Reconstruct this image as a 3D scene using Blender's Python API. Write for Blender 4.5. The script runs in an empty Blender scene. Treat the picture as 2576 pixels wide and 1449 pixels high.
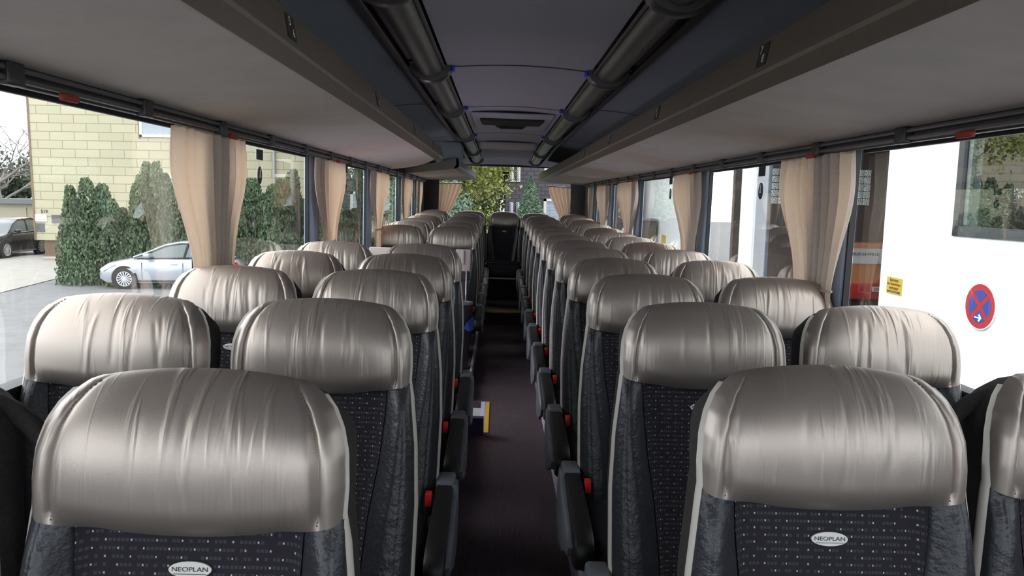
import bpy, bmesh, math, random
from mathutils import Vector, Matrix
PI = math.pi
random.seed(7)
scene = bpy.context.scene
col = scene.collection

# ------------------------------------------------------------------ camera, light, exposure
CAM_Z = 1.55
cam_d = bpy.data.cameras.new('camera')
cam = bpy.data.objects.new('camera', cam_d)
col.objects.link(cam)
scene.camera = cam
cam_d.sensor_width = 36.0
cam_d.lens = 36.0 * 1850.0 / 2576.0
cam_d.clip_start = 0.02
cam_d.clip_end = 500
_yaw, _pit, _rol = math.radians(1.1951), math.radians(6.8155), math.radians(1.9289)
def _cam_basis():
    # bus frame: +Y towards the rear of the coach, which the camera faces
    r0 = Vector((math.cos(_yaw), -math.sin(_yaw), 0))
    f0 = Vector((math.sin(_yaw), math.cos(_yaw), 0))
    up = Vector((0, 0, 1))
    fwd = f0 * math.cos(_pit) - up * math.sin(_pit)
    u0 = f0 * math.sin(_pit) + up * math.cos(_pit)
    right = r0 * math.cos(_rol) + u0 * math.sin(_rol)
    upv = u0 * math.cos(_rol) - r0 * math.sin(_rol)
    return right, upv, fwd
_r, _u, _f = _cam_basis()
cam.matrix_world = Matrix(((_r.x, _u.x, -_f.x, -0.0807), (_r.y, _u.y, -_f.y, 0.0), (_r.z, _u.z, -_f.z, CAM_Z), (0, 0, 0, 1)))

world = bpy.data.worlds.new('overcast_sky')
scene.world = world
world.use_nodes = True
wn = world.node_tree
wn.nodes.clear()
w_out = wn.nodes.new('ShaderNodeOutputWorld')
w_bg = wn.nodes.new('ShaderNodeBackground')
w_geo = wn.nodes.new('ShaderNodeTexCoord')
w_sep = wn.nodes.new('ShaderNodeSeparateXYZ')
w_ramp = wn.nodes.new('ShaderNodeValToRGB')
w_ramp.color_ramp.elements[0].position = 0.0
w_ramp.color_ramp.elements[0].color = (0.80, 0.86, 0.93, 1)
w_ramp.color_ramp.elements[1].position = 0.7
w_ramp.color_ramp.elements[1].color = (1.0, 1.0, 1.0, 1)
wn.links.new(w_geo.outputs['Generated'], w_sep.inputs[0])
wn.links.new(w_sep.outputs['Z'], w_ramp.inputs[0])
wn.links.new(w_ramp.outputs[0], w_bg.inputs[0])
w_bg.inputs[1].default_value = 3.4
wn.links.new(w_bg.outputs[0], w_out.inputs[0])

vs = scene.view_settings
scene.display_settings.display_device = 'sRGB'
vs.view_transform = 'Standard'
vs.look = 'None'
vs.gamma = 1.0
vs.use_curve_mapping = False
vs.exposure = 0.42
cy = scene.cycles
cy.max_bounces = 10
cy.diffuse_bounces = 5
cy.glossy_bounces = 4
cy.transmission_bounces = 6
cy.transparent_max_bounces = 24
cy.sample_clamp_indirect = 6.0
cy.use_denoising = True

# ------------------------------------------------------------------ materials
M = {}
def srgb(r, g, b):
    f = lambda c: (c / 12.92 if c <= 0.04045 else ((c + 0.055) / 1.055) ** 2.4)
    return (f(r / 255), f(g / 255), f(b / 255), 1)
def mat(name, c, rough=0.6, metal=0.0, bump=None, spec=0.5, vary=None, coat=0.0, sheen=0.0):
    m = bpy.data.materials.new(name)
    m.use_nodes = True
    nt = m.node_tree
    b = nt.nodes['Principled BSDF']
    c = tuple(c) if len(c) == 4 else tuple(c) + (1,)
    b.inputs['Base Color'].default_value = c
    b.inputs['Roughness'].default_value = rough
    b.inputs['Metallic'].default_value = metal
    b.inputs['Specular IOR Level'].default_value = spec
    b.inputs['Coat Weight'].default_value = coat
    b.inputs['Sheen Weight'].default_value = sheen
    tc = nt.nodes.new('ShaderNodeTexCoord')
    if vary:
        sc_, amt = vary
        n = nt.nodes.new('ShaderNodeTexNoise')
        n.inputs['Scale'].default_value = sc_
        n.inputs['Detail'].default_value = 5
        mr = nt.nodes.new('ShaderNodeMapRange')
        mr.inputs[1].default_value = 0.3; mr.inputs[2].default_value = 0.7
        mr.inputs[3].default_value = 1 - amt; mr.inputs[4].default_value = 1 + amt
        mx = nt.nodes.new('ShaderNodeVectorMath'); mx.operation = 'SCALE'
        mx.inputs[0].default_value = c[:3]
        nt.links.new(tc.outputs['Object'], n.inputs['Vector'])
        nt.links.new(n.outputs['Fac'], mr.inputs[0])
        nt.links.new(mr.outputs[0], mx.inputs['Scale'])
        nt.links.new(mx.outputs[0], b.inputs['Base Color'])
    if bump:
        sc_, st = bump
        n = nt.nodes.new('ShaderNodeTexNoise')
        n.inputs['Scale'].default_value = sc_
        n.inputs['Detail'].default_value = 4
        bp = nt.nodes.new('ShaderNodeBump')
        bp.inputs['Strength'].default_value = st
        bp.inputs['Distance'].default_value = 0.01
        nt.links.new(tc.outputs['Object'], n.inputs['Vector'])
        nt.links.new(n.outputs['Fac'], bp.inputs['Height'])
        nt.links.new(bp.outputs[0], b.inputs['Normal'])
    M[name] = m
    return m

mat('carpet', srgb(88, 76, 82), 0.95, bump=(300, 0.5), vary=(220, 0.55))
mat('platform_grey', srgb(72, 70, 74), 0.8, vary=(60, 0.1))
mat('edge_strip', srgb(196, 180, 200), 0.35)
mat('shell_fabric', srgb(50, 45, 44), 0.9, bump=(400, 0.4), vary=(160, 0.25))
mat('black_leather', srgb(46, 47, 53), 0.36, bump=(90, 0.25), spec=0.5)
mat('trim_cream', srgb(196, 190, 182), 0.5)
mat('plastic_black', srgb(28, 28, 30), 0.45, bump=(500, 0.1))
mat('plastic_grey', srgb(104, 108, 116), 0.45)
mat('red_plastic', srgb(225, 40, 28), 0.4)
mat('red_clip', srgb(150, 40, 30), 0.6)
mat('number_backing', srgb(62, 56, 50), 0.5)
mat('badge_white', srgb(228, 226, 222), 0.4)
mat('badge_ink', srgb(60, 58, 62), 0.5)
mat('metal_grey', srgb(150, 152, 158), 0.35, 0.8)
mat('chrome', srgb(215, 210, 208), 0.16, 1.0)
mat('rack_fabric', srgb(206, 196, 190), 0.95, bump=(250, 0.25), vary=(6, 0.05))
mat('rack_brown', srgb(112, 102, 92), 0.38, vary=(30, 0.05))
mat('rack_inner', srgb(58, 58, 62), 0.8)
mat('ceiling_grey', srgb(176, 174, 186), 0.85, vary=(160, 0.06))
mat('ceiling_blue', srgb(148, 154, 168), 0.9, bump=(300, 0.2), vary=(220, 0.08))
mat('ceiling_dark', srgb(96, 92, 98), 0.7)
mat('seam_dark', srgb(30, 29, 32), 0.7)
mat('seam_light', srgb(150, 146, 150), 0.5)
mat('tube_plastic', srgb(96, 92, 92), 0.34, 0.2)
mat('collar_plastic', srgb(70, 66, 68), 0.35)
mat('panel_beige', srgb(180, 172, 168), 0.7)
mat('panel_dark', srgb(58, 56, 64), 0.7)
mat('pillar_blue', srgb(166, 186, 210), 0.9, bump=(300, 0.2))
mat('gasket', srgb(28, 27, 30), 0.5)
mat('rail_black', srgb(40, 38, 40), 0.35, vary=(40, 0.2))
mat('wall_grey', srgb(92, 90, 94), 0.85)
mat('hatch_black', srgb(26, 23, 26), 0.6)
mat('yellow_strip', srgb(214, 178, 60), 0.6)
mat('blue_white', srgb(190, 196, 235), 0.5)
mat('navy_mat', srgb(46, 46, 66), 0.9)
mat('bag_blue', srgb(52, 84, 170), 0.45)
mat('white_paint', srgb(224, 226, 226), 0.7)
mat('num_white', srgb(235, 235, 235), 0.5)
# exterior
mat('asphalt', srgb(104, 105, 107), 0.9, vary=(3, 0.12), bump=(60, 0.2))
mat('concrete', srgb(138, 136, 132), 0.9, vary=(2, 0.08))
mat('kerb_stone', srgb(150, 140, 130), 0.9)
mat('plinth', srgb(120, 102, 86), 0.9, vary=(4, 0.1))
mat('dark_slate', srgb(86, 88, 96), 0.8)
mat('white_frame', srgb(236, 238, 240), 0.5)
mat('curtain_glass', srgb(150, 160, 168), 0.25, vary=(12, 0.08))
mat('garage_cream', srgb(150, 144, 126), 0.8)
mat('garage_roof', srgb(96, 104, 106), 0.6)
mat('white_render', srgb(236, 240, 242), 0.85, vary=(3, 0.02))
mat('pier_grey', srgb(200, 204, 210), 0.85)
mat('steel_blue', srgb(120, 128, 140), 0.5, 0.3)
mat('interior_dark', srgb(92, 84, 78), 0.9, vary=(2, 0.15))
mat('window_black', srgb(60, 62, 64), 0.5)
mat('glass_dark', srgb(54, 58, 54), 0.06, spec=0.9)
mat('orange_paint', srgb(206, 138, 92), 0.5)
mat('red_paint', srgb(186, 50, 44), 0.5)
mat('sign_red', srgb(176, 44, 50), 0.6)
mat('sign_blue', srgb(50, 72, 158), 0.6)
mat('sign_yellow', srgb(200, 166, 50), 0.6)
mat('sign_ink', srgb(60, 48, 24), 0.7)
mat('ink', srgb(40, 40, 48), 0.7)
mat('sticker_dark', srgb(40, 40, 52), 0.5)
mat('car_silver', srgb(172, 178, 186), 0.3, 0.3, coat=0.5)
mat('car_navy', srgb(16, 18, 27), 0.3, 0.0, coat=0.4)
mat('car_glass', srgb(70, 84, 90), 0.05, spec=0.9)
mat('tyre', srgb(34, 34, 36), 0.8)
mat('alloy', srgb(205, 208, 214), 0.35, 0.6)
mat('lamp_clear', srgb(210, 215, 220), 0.15)
mat('tail_red', srgb(190, 30, 30), 0.3)
mat('bark', srgb(92, 80, 70), 0.95, bump=(20, 0.4))
mat('bark_pale', srgb(112, 108, 104), 0.95)
mat('conifer_green', srgb(84, 104, 76), 0.85, vary=(2.5, 0.35))
mat('conifer_brown', srgb(112, 106, 76), 0.9, vary=(3, 0.3))
mat('pine_dark', srgb(62, 76, 58), 0.9, vary=(1, 0.3))
mat('leaf_yellow', srgb(150, 158, 84), 0.8, vary=(1.4, 0.3))
mat('leaf_green', srgb(104, 130, 84), 0.8, vary=(1.6, 0.3))
mat('spruce_green', srgb(120, 146, 122), 0.85, vary=(3, 0.25))
mat('grass', srgb(104, 126, 72), 0.95, vary=(0.8, 0.2))

def brick_mat(name, c1, c2, mortar, w, h, mort=0.012, rough=0.85, off=0.5, vertical='XZ', bump=0.0):
    m = mat(name, c1, rough)
    nt = m.node_tree
    b = nt.nodes['Principled BSDF']
    tc = nt.nodes.new('ShaderNodeTexCoord')
    sp = nt.nodes.new('ShaderNodeSeparateXYZ'); cb = nt.nodes.new('ShaderNodeCombineXYZ')
    br = nt.nodes.new('ShaderNodeTexBrick')
    br.offset = off
    br.inputs['Color1'].default_value = c1
    br.inputs['Color2'].default_value = c2
    br.inputs['Mortar'].default_value = mortar
    br.inputs['Scale'].default_value = 1.0
    br.inputs['Mortar Size'].default_value = mort
    br.inputs['Mortar Smooth'].default_value = 0.1
    br.inputs['Brick Width'].default_value = w
    br.inputs['Row Height'].default_value = h
    nt.links.new(tc.outputs['Object'], sp.inputs[0])
    nt.links.new(sp.outputs[vertical[0]], cb.inputs['X'])
    nt.links.new(sp.outputs['Z'], cb.inputs['Y'])
    nt.links.new(cb.outputs[0], br.inputs['Vector'])
    nt.links.new(br.outputs['Color'], b.inputs['Base Color'])
    return m
brick_mat('shingle_yellow', srgb(174, 170, 146), srgb(166, 162, 139), srgb(136, 128, 104), 1.15, 0.40, 0.018)
brick_mat('slate_purple', srgb(98, 92, 100), srgb(90, 85, 94), srgb(70, 66, 74), 0.3, 0.16, 0.02)
brick_mat('shutter_blue', srgb(196, 208, 220), srgb(190, 202, 216), srgb(140, 156, 176), 4.0, 0.06, 0.012)

# beige metallic leather with gathers
def leather_silver():
    m = mat('leather_silver', srgb(172, 161, 153), 0.40, 0.70, spec=0.5)
    nt = m.node_tree; b = nt.nodes['Principled BSDF']
    tc = nt.nodes.new('ShaderNodeTexCoord'); oi = nt.nodes.new('ShaderNodeObjectInfo')
    mp = nt.nodes.new('ShaderNodeMapping'); mp.inputs['Scale'].default_value = (38, 6, 3.2)
    add = nt.nodes.new('ShaderNodeVectorMath'); add.operation = 'ADD'
    sc3 = nt.nodes.new('ShaderNodeVectorMath'); sc3.operation = 'SCALE'; sc3.inputs[0].default_value = (9, 7, 5)
    nt.links.new(oi.outputs['Random'], sc3.inputs['Scale'])
    nt.links.new(tc.outputs['Object'], add.inputs[0]); nt.links.new(sc3.outputs[0], add.inputs[1])
    nt.links.new(add.outputs[0], mp.inputs[0])
    n = nt.nodes.new('ShaderNodeTexNoise'); n.inputs['Scale'].default_value = 1.0; n.inputs['Detail'].default_value = 2.5
    n.inputs['Distortion'].default_value = 0.3
    nt.links.new(mp.outputs[0], n.inputs['Vector'])
    cr = nt.nodes.new('ShaderNodeMapRange'); cr.inputs[1].default_value = 0.5; cr.inputs[2].default_value = 0.72
    cr.inputs[3].default_value = 0; cr.inputs[4].default_value = 1; cr.interpolation_type = 'SMOOTHSTEP'
    nt.links.new(n.outputs['Fac'], cr.inputs[0])
    b1 = nt.nodes.new('ShaderNodeBump'); b1.inputs['Strength'].default_value = 0.28; b1.inputs['Distance'].default_value = 0.0045
    nt.links.new(cr.outputs[0], b1.inputs['Height'])
    n2 = nt.nodes.new('ShaderNodeTexNoise'); n2.inputs['Scale'].default_value = 520; n2.inputs['Detail'].default_value = 2
    nt.links.new(tc.outputs['Object'], n2.inputs['Vector'])
    b2 = nt.nodes.new('ShaderNodeBump'); b2.inputs['Strength'].default_value = 0.10; b2.inputs['Distance'].default_value = 0.001
    nt.links.new(n2.outputs['Fac'], b2.inputs['Height']); nt.links.new(b1.outputs[0], b2.inputs['Normal'])
    nt.links.new(b2.outputs[0], b.inputs['Normal'])
leather_silver()
mat('leather_side', srgb(158, 148, 138), 0.42, 0.5, bump=(60, 0.15))
mat('stitch', srgb(92, 82, 74), 0.8)

# dark moquette with rows of little squares and pale dots
def moquette():
    m = mat('moquette', srgb(34, 33, 40), 0.95)
    nt = m.node_tree; b = nt.nodes['Principled BSDF']; L = nt.links.new
    tc = nt.nodes.new('ShaderNodeTexCoord'); sp = nt.nodes.new('ShaderNodeSeparateXYZ')
    L(tc.outputs['Object'], sp.inputs[0])
    def math_(op, a, bb=None, cc=None):
        n = nt.nodes.new('ShaderNodeMath'); n.operation = op
        for i, v in enumerate((a, bb, cc)):
            if v is None: continue
            if isinstance(v, (int, float)): n.inputs[i].default_value = v
            else: L(v, n.inputs[i])
        return n.outputs[0]
    row = math_('DIVIDE', sp.outputs['Z'], 0.0118)
    rowi = math_('FLOOR', row); rowf = math_('FRACT', row)
    cx_ = math_('DIVIDE', sp.outputs['X'], 0.0062)
    cxi = math_('FLOOR', cx_); cxf = math_('FRACT', cx_)
    cb = nt.nodes.new('ShaderNodeCombineXYZ'); L(cxi, cb.inputs[0]); L(rowi, cb.inputs[1])
    wn_ = nt.nodes.new('ShaderNodeTexWhiteNoise'); wn_.noise_dimensions = '2D'; L(cb.outputs[0], wn_.inputs['Vector'])
    inrow = math_('COMPARE', rowf, 0.5, 0.2); incol = math_('COMPARE', cxf, 0.5, 0.36)
    sq = math_('MULTIPLY', math_('MULTIPLY', inrow, incol), math_('GREATER_THAN', wn_.outputs['Value'], 0.3))
    off = math_('MULTIPLY', math_('MODULO', math_('ABSOLUTE', rowi), 2.0), 3.0)
    dm = math_('MODULO', math_('ADD', math_('ADD', cxi, off), 600.0), 6.0)
    dot = math_('MULTIPLY', math_('COMPARE', dm, 0.0, 0.4), math_('MULTIPLY', math_('COMPARE', cxf, 0.5, 0.17), math_('COMPARE', rowf, 0.5, 0.12)))
    mx = nt.nodes.new('ShaderNodeMix'); mx.data_type = 'RGBA'
    mx.inputs['A'].default_value = srgb(35, 33, 40); mx.inputs['B'].default_value = srgb(62, 60, 68)
    L(sq, mx.inputs['Factor'])
    mx2 = nt.nodes.new('ShaderNodeMix'); mx2.data_type = 'RGBA'
    L(mx.outputs['Result'], mx2.inputs['A']); mx2.inputs['B'].default_value = srgb(190, 188, 184); L(dot, mx2.inputs['Factor'])
    L(mx2.outputs['Result'], b.inputs['Base Color'])
moquette()

def curtain_mat():
    m = bpy.data.materials.new('curtain_cloth'); m.use_nodes = True; nt = m.node_tree; nt.nodes.clear(); L = nt.links.new
    out = nt.nodes.new('ShaderNodeOutputMaterial'); d = nt.nodes.new('ShaderNodeBsdfDiffuse'); t = nt.nodes.new('ShaderNodeBsdfTranslucent')
    d.inputs['Color'].default_value = srgb(222, 208, 197); t.inputs['Color'].default_value = srgb(220, 188, 158)
    mx = nt.nodes.new('ShaderNodeMixShader'); mx.inputs[0].default_value = 0.38
    tc = nt.nodes.new('ShaderNodeTexCoord'); mp = nt.nodes.new('ShaderNodeMapping'); mp.inputs['Scale'].default_value = (1, 130, 130)
    ck = nt.nodes.new('ShaderNodeTexVoronoi'); ck.inputs['Scale'].default_value = 1.0; ck.inputs['Randomness'].default_value = 0.15
    bp = nt.nodes.new('ShaderNodeBump'); bp.inputs['Strength'].default_value = 0.5; bp.inputs['Distance'].default_value = 0.004
    L(tc.outputs['Object'], mp.inputs[0]); L(mp.outputs[0], ck.inputs['Vector']); L(ck.outputs['Distance'], bp.inputs['Height'])
    L(bp.outputs[0], d.inputs['Normal'])
    L(d.outputs[0], mx.inputs[1]); L(t.outputs[0], mx.inputs[2]); L(mx.outputs[0], out.inputs[0])
    M['curtain_cloth'] = m
curtain_mat()

def glass_mat(name, tint, ior=1.5, film=False, refl=1.0, pw=3.2):
    m = bpy.data.materials.new(name); m.use_nodes = True; nt = m.node_tree; nt.nodes.clear(); L = nt.links.new
    out = nt.nodes.new('ShaderNodeOutputMaterial'); tr = nt.nodes.new('ShaderNodeBsdfTransparent'); gl = nt.nodes.new('ShaderNodeBsdfGlossy')
    tr.inputs[0].default_value = tint; gl.inputs['Roughness'].default_value = 0.0; gl.inputs[0].default_value = (refl, refl, refl, 1)
    f0 = ((ior - 1) / (ior + 1)) ** 2 * 1.6
    ge = nt.nodes.new('ShaderNodeNewGeometry'); dt = nt.nodes.new('ShaderNodeVectorMath'); dt.operation = 'DOT_PRODUCT'
    L(ge.outputs['Incoming'], dt.inputs[0]); L(ge.outputs['Normal'], dt.inputs[1])
    def m_(op, a, b):
        n = nt.nodes.new('ShaderNodeMath'); n.operation = op
        for i, v in enumerate((a, b)):
            if v is None: continue
            if isinstance(v, (int, float)): n.inputs[i].default_value = v
            else: L(v, n.inputs[i])
        return n.outputs[0]
    fres = m_('ADD', f0, m_('MULTIPLY', 1 - f0, m_('POWER', m_('SUBTRACT', 1.0, m_('ABSOLUTE', dt.outputs['Value'], None)), pw)))
    mx = nt.nodes.new('ShaderNodeMixShader')
    L(fres, mx.inputs[0]); L(tr.outputs[0], mx.inputs[1]); L(gl.outputs[0], mx.inputs[2]); L(mx.outputs[0], out.inputs[0])
    if film:
        tc = nt.nodes.new('ShaderNodeTexCoord'); sp = nt.nodes.new('ShaderNodeSeparateXYZ'); L(tc.outputs['Object'], sp.inputs[0])
        def mt(op, a, b):
            n = nt.nodes.new('ShaderNodeMath'); n.operation = op
            for i, v in enumerate((a, b)):
                if v is None: continue
                if isinstance(v, (int, float)): n.inputs[i].default_value = v
                else: L(v, n.inputs[i])
            return n.outputs[0]
        k = 2 * PI / 0.030
        a = mt('SINE', mt('MULTIPLY', mt('ADD', sp.outputs['X'], sp.outputs['Z']), k), None)
        b_ = mt('SINE', mt('MULTIPLY', mt('SUBTRACT', sp.outputs['X'], sp.outputs['Z']), k), None)
        v = mt('MAXIMUM', a, b_)
        mr = nt.nodes.new('ShaderNodeMapRange'); mr.inputs[1].default_value = 0.2; mr.inputs[2].default_value = 0.9
        mr.inputs[3].default_value = 0.9; mr.inputs[4].default_value = 0.5
        L(v, mr.inputs[0])
        cb = nt.nodes.new('ShaderNodeCombineXYZ')
        for i in range(3): L(mr.outputs[0], cb.inputs[i])
        L(cb.outputs[0], tr.inputs[0])
    M[name] = m
glass_mat('window_glass', (0.93, 0.95, 0.94, 1), 1.5)
glass_mat('film_glass', (0.7, 0.7, 0.7, 1), 1.12, film=True, pw=5)
glass_mat('reflecting_glass', (0.55, 0.60, 0.57, 1), 1.9)
glass_mat('glass_clear', (0.9, 0.92, 0.9, 1), 1.4)
def led():
    m = mat('led_blue', srgb(30, 50, 200), 0.2)
    b = m.node_tree.nodes['Principled BSDF']
    b.inputs['Emission Color'].default_value = (0.03, 0.06, 1.0, 1); b.inputs['Emission Strength'].default_value = 0.05
led()
def glass_block():
    m = mat('glass_block', srgb(190, 200, 198), 0.12, spec=0.8)
    nt = m.node_tree; b = nt.nodes['Principled BSDF']; L = nt.links.new
    tc = nt.nodes.new('ShaderNodeTexCoord'); w = nt.nodes.new('ShaderNodeTexWave'); w.inputs['Scale'].default_value = 9
    w.inputs['Distortion'].default_value = 9; w.inputs['Detail'].default_value = 1; w.bands_direction = 'DIAGONAL'
    L(tc.outputs['Object'], w.inputs['Vector'])
    mx = nt.nodes.new('ShaderNodeMix'); mx.data_type = 'RGBA'
    mx.inputs['A'].default_value = srgb(120, 130, 128); mx.inputs['B'].default_value = srgb(235, 240, 238); L(w.outputs['Fac'], mx.inputs['Factor'])
    L(mx.outputs['Result'], b.inputs['Base Color'])
    # emission imitates daylight coming through the blocks from behind
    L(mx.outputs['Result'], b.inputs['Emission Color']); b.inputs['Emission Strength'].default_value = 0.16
glass_block()
def floor_mat():
    m = M['carpet']; nt = m.node_tree; b = nt.nodes['Principled BSDF']; L = nt.links.new
    tc = nt.nodes.new('ShaderNodeTexCoord'); w = nt.nodes.new('ShaderNodeTexWave'); w.inputs['Scale'].default_value = 55
    w.bands_direction = 'X'; w.inputs['Distortion'].default_value = 0.4
    L(tc.outputs['Object'], w.inputs['Vector'])
    bp = nt.nodes.new('ShaderNodeBump'); bp.inputs['Strength'].default_value = 0.7; bp.inputs['Distance'].default_value = 0.006
    L(w.outputs['Fac'], bp.inputs['Height']); L(bp.outputs[0], b.inputs['Normal'])
floor_mat()

# ------------------------------------------------------------------ helpers
def interp(tab, x):
    if x <= tab[0][0]: return tab[0][1]
    for (a, b), (c, d) in zip(tab, tab[1:]):
        if x <= c: return b + (d - b) * (x - a) / (c - a)
    return tab[-1][1]
def smooth(a, b, x):
    t = max(0.0, min(1.0, (x - a) / (b - a))); return t * t * (3 - 2 * t)

class MB:
    """collects shapes for one mesh"""
    def __init__(s): s.v = []; s.f = []; s.mi = []; s.mats = []
    def _m(s, m):
        if m is None: return 0
        if m not in s.mats: s.mats.append(m)
        return s.mats.index(m)
    def add(s, vs_, fs, m=None):
        n = len(s.v); k = s._m(m)
        s.v += [tuple(v) for v in vs_]; s.f += [tuple(i + n for i in f) for f in fs]; s.mi += [k] * len(fs); return s
    def box(s, x0, x1, y0, y1, z0, z1, m=None):
        vs_ = [(x, y, z) for z in (z0, z1) for y in (y0, y1) for x in (x0, x1)]
        return s.add(vs_, [(0, 2, 3, 1), (4, 5, 7, 6), (0, 1, 5, 4), (2, 6, 7, 3), (0, 4, 6, 2), (1, 3, 7, 5)], m)
    def rbox(s, x0, x1, y0, y1, z0, z1, r=0.01, seg=3, m=None):
        bm = bmesh.new()
        bmesh.ops.create_cube(bm, size=1)
        for v in bm.verts:
            v.co = Vector(((x0 + x1) / 2 + v.co.x * (x1 - x0), (y0 + y1) / 2 + v.co.y * (y1 - y0), (z0 + z1) / 2 + v.co.z * (z1 - z0)))
        bmesh.ops.bevel(bm, geom=bm.edges[:], offset=r, segments=seg, profile=0.5, affect='EDGES')
        bm.verts.index_update()
        s.add([v.co[:] for v in bm.verts], [[v.index for v in f.verts] for f in bm.faces], m); bm.free(); return s
    def grid(s, fn, nu, nv, m=None, flip=False):
        vs_ = [fn(i / nu, j / nv) for j in range(nv + 1) for i in range(nu + 1)]
        fs = []
        for j in range(nv):
            for i in range(nu):
                a = j * (nu + 1) + i
                q = (a, a + 1, a + nu + 2, a + nu + 1)
                fs.append(q[::-1] if flip else q)
        return s.add(vs_, fs, m)
    def loft(s, rings, close=True, cap=True, m=None):
        n = len(rings[0]); vs_ = [p for r in rings for p in r]; fs = []
        for j in range(len(rings) - 1):
            for i in range(n if close else n - 1):
                a = j * n + i; b = j * n + (i + 1) % n
                fs.append((a, b, b + n, a + n))
        if cap:
            fs.append(tuple(range(n))[::-1]); fs.append(tuple(range((len(rings) - 1) * n, len(rings) * n)))
        return s.add(vs_, fs, m)
    def tube(s, pts, r, n=10, m=None, cap=True):
        pts = [Vector(p) for p in pts]; rings = []
        up = Vector((0, 0, 1))
        for i, p in enumerate(pts):
            d = (pts[min(i + 1, len(pts) - 1)] - pts[max(i - 1, 0)]).normalized()
            a = d.cross(up)
            if a.length < 1e-3: a = d.cross(Vector((1, 0, 0)))
            a.normalize(); b = a.cross(d)
            rr = r[i] if isinstance(r, (list, tuple)) else r
            rings.append([tuple(p + a * math.cos(2 * PI * k / n) * rr + b * math.sin(2 * PI * k / n) * rr) for k in range(n)])
        return s.loft(rings, True, cap, m)
    def prism(s, poly, axis, a, b, m=None):
        """poly: 2D points in the plane across axis; extruded from a to b"""
        def P(p, t):
            return {'x': (t, p[0], p[1]), 'y': (p[0], t, p[1]), 'z': (p[0], p[1], t)}[axis]
        return s.loft([[P(p, a) for p in poly], [P(p, b) for p in poly]], True, True, m)
    def disc(s, c, r, axis, a, b, n=32, rx=None, m=None):
        poly = [(c[0] + (rx or r) * math.cos(2 * PI * k / n), c[1] + r * math.sin(2 * PI * k / n)) for k in range(n)]
        return s.prism(poly, axis, a, b, m)
    def mesh(s, name, m=None, sm=True, angle=40):
        me = bpy.data.meshes.new(name)
        me.from_pydata(s.v, [], s.f)
        ms = s.mats if s.mats else [m]
        for k in ms: me.materials.append(M[k])
        if s.mats: me.polygons.foreach_set('material_index', s.mi)
        bm = bmesh.new(); bm.from_mesh(me)
        if not getattr(s, 'keep', False):
            bmesh.ops.remove_doubles(bm, verts=bm.verts, dist=1e-5)
            bmesh.ops.recalc_face_normals(bm, faces=bm.faces)
        bm.to_mesh(me); bm.free()
        if sm:
            me.polygons.foreach_set('use_smooth', [True] * len(me.polygons))
            me.set_sharp_from_angle(angle=math.radians(angle))
        me.update()
        return me
    def build(s, name, m=None, parent=None, sm=True, angle=40):
        o = bpy.data.objects.new(name, s.mesh(name, m, sm, angle)); col.objects.link(o)
        if parent: o.parent = parent
        return o

def empty(name, loc=(0, 0, 0), rz=0.0):
    o = bpy.data.objects.new(name, None); col.objects.link(o); o.location = loc; o.rotation_euler = (0, 0, rz); o.empty_display_size = 0.1; return o
def tag(o, label, cat, group=None, kind=None):
    o['label'] = label; o['category'] = cat
    if group: o['group'] = group
    if kind: o['kind'] = kind
    return o
def struct(o): o['kind'] = 'structure'; return o
def copy_tree(o, parent=None):
    c = o.copy(); col.objects.link(c)
    if parent: c.parent = parent
    for ch in list(o.children): copy_tree(ch, c)
    return c
def text(name, body, size, m, parent, mw, depth=0.0006, sx=1.0, align='CENTER'):
    """mw: matrix taking text plane (x right, y up, z towards viewer) into the parent's frame"""
    cu = bpy.data.curves.new(name, 'FONT'); cu.body = body; cu.size = size; cu.align_x = align; cu.align_y = 'CENTER'; cu.extrude = depth
    cu.resolution_u = 3
    o = bpy.data.objects.new(name, cu); col.objects.link(o)
    dg = bpy.context.evaluated_depsgraph_get(); dg.update()
    me = bpy.data.meshes.new_from_object(o.evaluated_get(dg))
    bpy.data.objects.remove(o); bpy.data.curves.remove(cu)
    me.transform(mw @ Matrix.Diagonal((sx, 1, 1, 1)))
    me.materials.clear(); me.materials.append(M[m])
    t = bpy.data.objects.new(name, me); col.objects.link(t)
    if parent: t.parent = parent
    return t
def frame(right, up, origin):
    r = Vector(right).normalized(); u = Vector(up).normalized(); n = r.cross(u)
    return Matrix(((r.x, u.x, n.x, origin[0]), (r.y, u.y, n.y, origin[1]), (r.z, u.z, n.z, origin[2]), (0, 0, 0, 1)))

# the coach leans a little on its yard: everything outdoors sits in this frame
EXT = Matrix.Rotation(math.radians(-1.0), 4, 'Y')
def ext(o):
    o.matrix_world = EXT @ o.matrix_basis
    return o
GZ = -1.5

# ------------------------------------------------------------------ coach shell
YF, YR = -2.2, 11.55
PODZ = 0.12
fl = MB()
fl.box(-0.28, 0.28, YF, 4.75, -0.05, 0.0)
fl.box(-0.14, 0.28, 4.75, 5.52, -0.05, 0.0)
fl.box(-0.28, 0.28, 5.52, 9.13, -0.05, 0.0)
fl.box(-1.31, -0.28, YF, 4.70, -0.05, 0.0)
fl.box(-1.31, -0.28, 5.52, 9.13, -0.05, 0.0)
fl.box(0.28, 1.31, YF, YR + .1, -0.05, 0.0)
fl.box(-1.31, 0.28, 9.13, YR + .1, -0.05, 0.0)
struct(fl.build('floor', 'carpet', sm=False))
n_trim = [0]
def trim(mb, m=None, sm=False):
    n_trim[0] += 1
    return struct(mb.build('trim_%d' % n_trim[0], m, sm=sm))
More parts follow.
